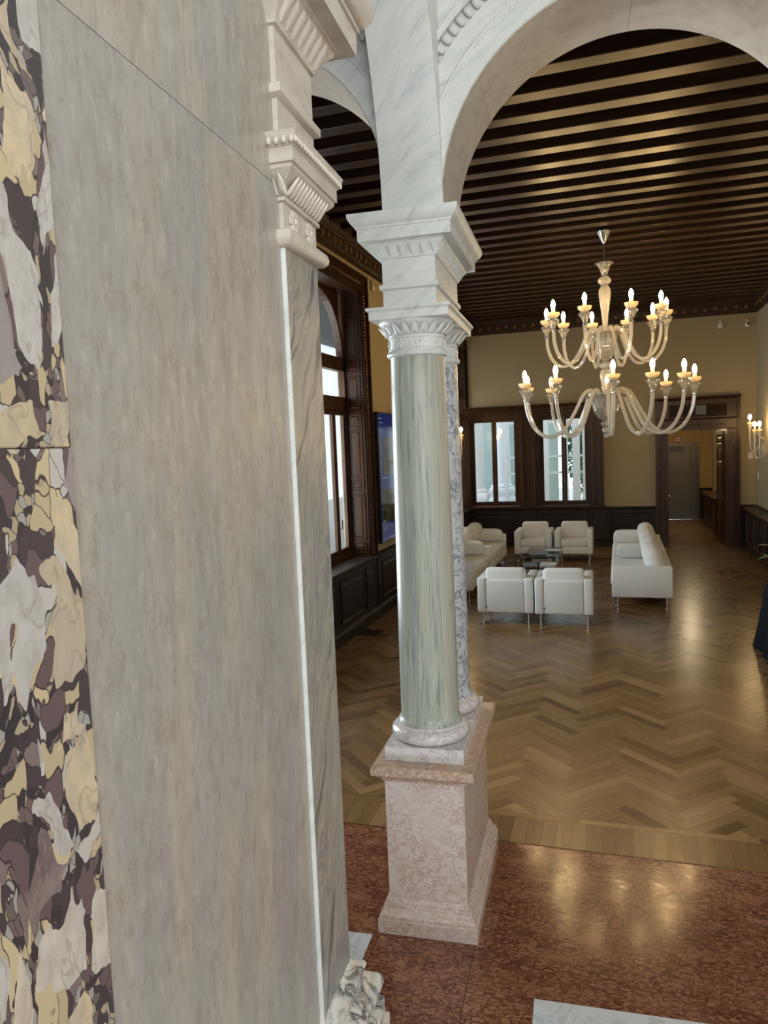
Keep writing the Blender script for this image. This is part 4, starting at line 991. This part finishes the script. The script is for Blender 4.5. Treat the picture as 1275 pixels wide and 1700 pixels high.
def sconce(x, y, rz, lb, dz=0):
    t = thing('wall_sconce', (x, y, 2.1), lb, 'sconce', 'glass wall sconces', rz=rz)
    part('back_plate', B().lathe([(.0, 0), (.05, .004), (.07, .014), (.05, .03), (.02, .05)], 0, 0, 20).move(Matrix.Rotation(PI / 2, 4, 'Y')), 'chrome', t, True, local=True)
    part('glass_bowl', B().lathe([(.09, .06), (.075, .03), (.06, -.02), (.03, -.06), (.0, -.08)], .10, 0, 20).move(Matrix.Translation((0, 0, 0))), 'murano', t, True, local=True)
    part('drop', B().superq(.10, 0, -.11, .022, .022, .03, 1, 10, 8), 'murano', t, True, local=True)
    for a, h in ((-52, 0), (0, .14), (52, 0)):
        arm = bpy.data.objects.new('arm', sc_arm); COL.objects.link(arm); arm.parent = t; arm.location = (.04, 0, -2.1 + h); arm.rotation_euler = (0, 0, math.radians(a))
        for nm, me in sm:
            c = bpy.data.objects.new(nm, me); COL.objects.link(c); c.parent = arm
sconce(XR, 15.95, PI, 'three light glass sconce on the right wall near the doorway')
sconce(XL, 15.0, 0, 'glass sconce on the left wall, seen past the veined column')
sconce(XR, 8.7, PI, 'glass sconce on the right wall nearest the arch')

# ------------------------------------------------------------------ display screen, right wall furniture, small fixtures
tv = thing('display_screen', (XL, 10.84, 1.03), 'tall portrait blue display screen on the left wall between windows', 'screen')
TX = XL + .10
part('housing', B().chamfer(XL + .03, TX, 10.30, 11.38, 1.04, 2.96, .006), 'black_plastic', tv)
part('bezel', B().box(TX, TX + .012, 10.30, 10.325, 1.04, 2.96).box(TX, TX + .012, 11.355, 11.38, 1.04, 2.96).box(TX, TX + .012, 10.325, 11.355, 2.935, 2.96).box(TX, TX + .012, 10.325, 11.355, 1.04, 1.065), 'steel', tv)
sc = part('screen', B().box(TX, TX + .006, 10.325, 11.355, 1.065, 2.935), 'tv_screen', tv)
part('picture', B().box(TX + .006, TX + .007, 10.52, 11.3, 2.03, 2.58), 'tv_photo', sc); part('picture', B().box(TX + .006, TX + .007, 10.40, 11.3, 1.33, 1.82), 'tv_photo', sc)
part('caption_line', B().box(TX + .006, TX + .007, 10.42, 11.3, 1.985, 2.0).box(TX + .006, TX + .007, 10.37, 10.5, 2.86, 2.875).box(TX + .006, TX + .007, 10.37, 10.55, 2.8, 2.81), 'tv_line', sc)
lg = B()
for k in range(20):
    a0_, a1_ = 2 * PI * k / 20, 2 * PI * (k + 1) / 20
    lg.add([(TX + .0075, 10.46 + r * math.cos(a), 1.30 + r * 1.1 * math.sin(a)) for a, r in ((a0_, .055), (a0_, .068), (a1_, .068), (a1_, .055))], [(0, 1, 2, 3)])
part('logo_ring', lg, 'tv_line', sc); part('wall_bracket', B().box(XL, XL + .03, 10.6, 11.1, 1.7, 2.3), 'black_plastic', tv)
cab = thing('side_cabinet', (2.6, 16.0, 0), 'dark wooden radiator cabinet below the right wall sconce', 'cabinet')
part('body', B().box(2.50, XR - .108, 13.6, 16.95, .1, .86), 'wainscot_wood', cab); part('plinth', B().box(2.48, XR - .108, 13.6, 16.97, .004, .1), 'wainscot_wood', cab)
part('top', B().chamfer(2.44, XR - .108, 13.55, 17.0, .86, .9), 'dark_wood', cab)
for k in range(4): raised_panel('panel', cab, 'x', 2.50, 13.7 + k * .82, 14.42 + k * .82, .18, .78, 'wainscot_wood', .015, -1, .04)
part('top_grille', B().box(2.5, XR - .13, 15.4, 16.7, .9, .906), 'black_plastic', cab)
# draped table
dt = thing('draped_table', (1.95, 8.6, .004), 'table under a black floor length cloth at the right edge', 'table')
part('top', B().box(1.585, 2.54, 8.14, 9.1, .72, .745), 'dark_wood', dt)
for x, y in ((1.635, 8.2), (2.49, 8.2), (1.635, 9.05), (2.49, 9.05)): part('leg', B().box(x - .025, x + .025, y - .025, y + .025, .004, .72), 'dark_wood', dt)
def cloth():
    b = B(); per = []
    x0, x1, y0, y1 = 1.56, 2.56, 8.12, 9.12; nseg = 44
    for (ax, ay), (bx, by) in (((x0, y0), (x1, y0)), ((x1, y0), (x1, y1)), ((x1, y1), (x0, y1)), ((x0, y1), (x0, y0))):
        for k in range(nseg): per.append((ax + (bx - ax) * k / nseg, ay + (by - ay) * k / nseg))
    cx, cy = (x0 + x1) / 2, (y0 + y1) / 2; n = len(per); rows = [(0.0, .752), (.012, .745), (.02, .70), (.03, .5), (.05, .25), (.075, .012)]
    vs = []
    for o, z in rows:
        for i, (x, y) in enumerate(per):
            f = (1 - z / .75); fold = .022 * f * math.sin(i * 1.15) + .012 * f * math.sin(i * .47 + 1)
            d = Vector((x - cx, y - cy)); corner = min(abs(abs(d.x) - (x1 - x0) / 2), 9) + min(abs(abs(d.y) - (y1 - y0) / 2), 9)
            nx = -1 if abs(x - x0) < 1e-6 else (1 if abs(x - x1) < 1e-6 else 0); ny = -1 if abs(y - y0) < 1e-6 else (1 if abs(y - y1) < 1e-6 else 0)
            ex = o + fold + (.03 * f if corner < .08 else 0)
            vs.append((x + nx * ex, y + ny * ex, z))
    fs = [(j * n + i, j * n + (i + 1) % n, (j + 1) * n + (i + 1) % n, (j + 1) * n + i) for j in range(len(rows) - 1) for i in range(n)] + [tuple(range(n))]
    return b.add(vs, fs)
tc = solo('tablecloth', cloth(), 'black_cloth', 'black cloth hanging to the floor at the right edge', 'tablecloth', smooth=True)
# plant in front of the cabinet
pt = thing('potted_plant', (2.34, 12.6, .004), 'broad leaved green plant in front of the dark cabinet, right edge', 'plant')
part('pot', B().lathe([(.12, .004), (.15, .25), (.165, .27), (.165, .3), (.145, .3), (.14, .28)], 2.34, 12.6, 24), 'black_plastic', pt, True)
part('stem', B().tube([(2.34, 12.6, .27), (2.35, 12.6, .45), (2.32, 12.58, .7)], .012, 6), 'bark', pt, True)
pl_me = None
def plant_leaf():
    b = B(); vs = []; n = 8
    for i in range(n + 1):
        t = i / n; w_ = .065 * math.sin(PI * min(1, t * .93 + .05)) ** .8
        vs += [(t * .32, -w_, .10 * math.sin(t * 2.4) - .01), (t * .32, 0, .10 * math.sin(t * 2.4)), (t * .32, w_, .10 * math.sin(t * 2.4) - .01)]
    fs = []
    for i in range(n):
        for j in (0, 1): fs.append((i * 3 + j, i * 3 + j + 1, i * 3 + j + 4, i * 3 + j + 3))
    return mkmesh('leaf', b.add(vs, fs), 'leaf', True)
pl_me = plant_leaf()
for k in range(12):
    inst('leaf', pl_me, pt, (2.33, 12.59, .34 + .03 * k), (0, random.uniform(-.5, .6), k * 2.4))
# fixtures
sb = thing('sensor_box', (2.08, YB, 4.66), 'small square white sensor box under the cornice', 'sensor')
part('housing', B().chamfer(2.03, 2.13, YB - .04, YB, 4.66, 4.76, .008), 'white_plastic', sb); part('bracket', B().box(2.06, 2.10, YB - .02, YB, 4.76, 4.82), 'white_plastic', sb)
sb2 = thing('security_camera', (2.6, YB, 4.66), 'small white dome security camera in the corner under the cornice', 'camera')
part('dome', B().superq(2.6, YB - .06, 4.69, .05, .05, .05, 1, 14, 10), 'white_plastic', sb2, True); part('lens', B().superq(2.605, YB - .098, 4.70, .024, .02, .024, 1, 12, 8), 'black_plastic', sb2, True)
part('bracket', B().box(2.58, 2.62, YB - .05, YB, 4.73, 4.80), 'white_plastic', sb2)
sw = thing('light_switch', (2.67, YB, 1.93), 'small white switch plate on the back wall beside the door', 'switch')
part('plate', B().chamfer(2.62, 2.72, YB - .012, YB, 1.88, 2.02, .004), 'white_plastic', sw); part('rocker', B().chamfer(2.645, 2.695, YB - .018, YB - .012, 1.91, 1.99, .002), 'white_plastic', sw)
sw2 = thing('wall_thermostat', (XR, 17.2, 1.5), 'small oval white thermostat on the right wall in the corner', 'thermostat')
part('body', B().superq(XR - .012, 17.25, 1.52, .014, .05, .10, .7, 16, 8), 'white_plastic', sw2, True); part('dial', B().superq(XR - .026, 17.25, 1.52, .004, .02, .03, .9, 12, 6), 'paper', sw2, True)
sn = thing('wall_sensor', (XL, 10.62, 4.72), 'small ochre sensor high on the left wall below the cornice', 'sensor')
part('housing', B().rbox(XL, XL + .04, 10.55, 10.65, 4.72, 4.86, .012), 'hall_wall', sn, True); part('lens', B().superq(XL + .04, 10.6, 4.77, .01, .03, .03, 1, 10, 6), 'white_plastic', sn, True)

# ------------------------------------------------------------------ outside the back windows
solo('ground_outside', B().box(-14, 10, 23.6, 40, -.3, -.1).box(-14, .55, YB + .37, 23.6, -.3, -.1), 'ground', kind='structure')
def portico_column(x, y, lb):
    c = thing('portico_column', (x, y, -.1), lb, 'column', 'white columns outside the back windows')
    part('base', B().ring([(.06, -.1), (.06, .75), (.03, .8), (.0, .82), (0, .9), (.05, .95), (.05, 1.05), (.02, 1.1)], x - .3, x + .3, y - .3, y + .3), 'white_paint', c)
    part('shaft', B().lathe([(.33, 1.1), (.33, 1.16), (.27, 1.2), (.255, 1.25), (.24, 3.2), (.215, 4.6)], x, y, 32), 'white_paint', c, True)
    part('capital', B().lathe([(.215, 4.6), (.26, 4.63), (.23, 4.68), (.30, 4.8), (.34, 4.9), (.34, 5.0)], x, y, 32), 'white_paint', c, True)
portico_column(-3.75, 20.2, 'white portico column outside the left back window')
portico_column(-3.35, 22.4, 'second white portico column, farther out past the left back window')
sc_ = thing('glazed_screen', (-2, 21.2, -.1), 'white framed glazed veranda screen outside the back windows', 'screen')
for x, wd in ((-3.05, .05), (-2.62, .04), (-2.18, .09), (-1.95, .09), (-1.4, .06), (-1.12, .1), (-.92, .03), (-.42, .09), (.1, .06)):
    part('mullion', B().box(x - wd, x + wd, 21.15, 21.25, -.1, 4.4), 'white_paint', sc_)
for z in (.55, 1.55, 2.0, 2.95, 3.6, 4.4): part('transom', B().box(-3.05, .2, 21.17, 21.23, z - .03, z + .03), 'white_paint', sc_)
part('pane', B().box(-3.05, .2, 21.195, 21.2, -.1, 4.4), 'pane', sc_)
def shrub(x, y, rx, ry, rz, n, lb, seed):
    rnd = random.Random(seed); t = thing('garden_tree', (x, y, -.1), lb, 'tree', 'trees beyond the veranda'); b = B()
    for _ in range(n):
        u, v = rnd.uniform(0, 2 * PI), math.acos(rnd.uniform(-1, 1)); q = rnd.uniform(.55, 1.05)
        p = Vector((x + rx * q * math.sin(v) * math.cos(u), y + ry * q * math.sin(v) * math.sin(u), rz + .25 + rz * q * math.cos(v)))
        a = Vector((rnd.gauss(0, 1), rnd.gauss(0, 1), rnd.gauss(0, 1))).normalized(); c = a.orthogonal().normalized() * rnd.uniform(.04, .09); d = a.cross(c).normalized() * rnd.uniform(.06, .12)
        b.add([p - c, p + d, p + c, p - d], [(0, 1, 2, 3)])
    part('foliage', b, 'leaf', t, kind='stuff'); part('trunk', B().tube([(x, y, -.1), (x, y, rz)], .1, 8), 'bark', t)
shrub(-.75, 26.5, 1.0, .9, 2.2, 3800, 'leafy garden tree seen through the right back window', 3)
solo('wall_veranda', B().box(-9, -1.9, 25.0, 25.2, -.1, 6), 'pale_green', kind='structure')
solo('ceiling_loggia', B().box(-6.6, XL - .37, 3.0, 19.5, 4.9, 5.0), 'loggia_plaster', kind='structure')
solo('floor_loggia', B().box(-6.6, XL - .37, 3.0, 19.5, -.2, 0), 'ground', kind='structure')
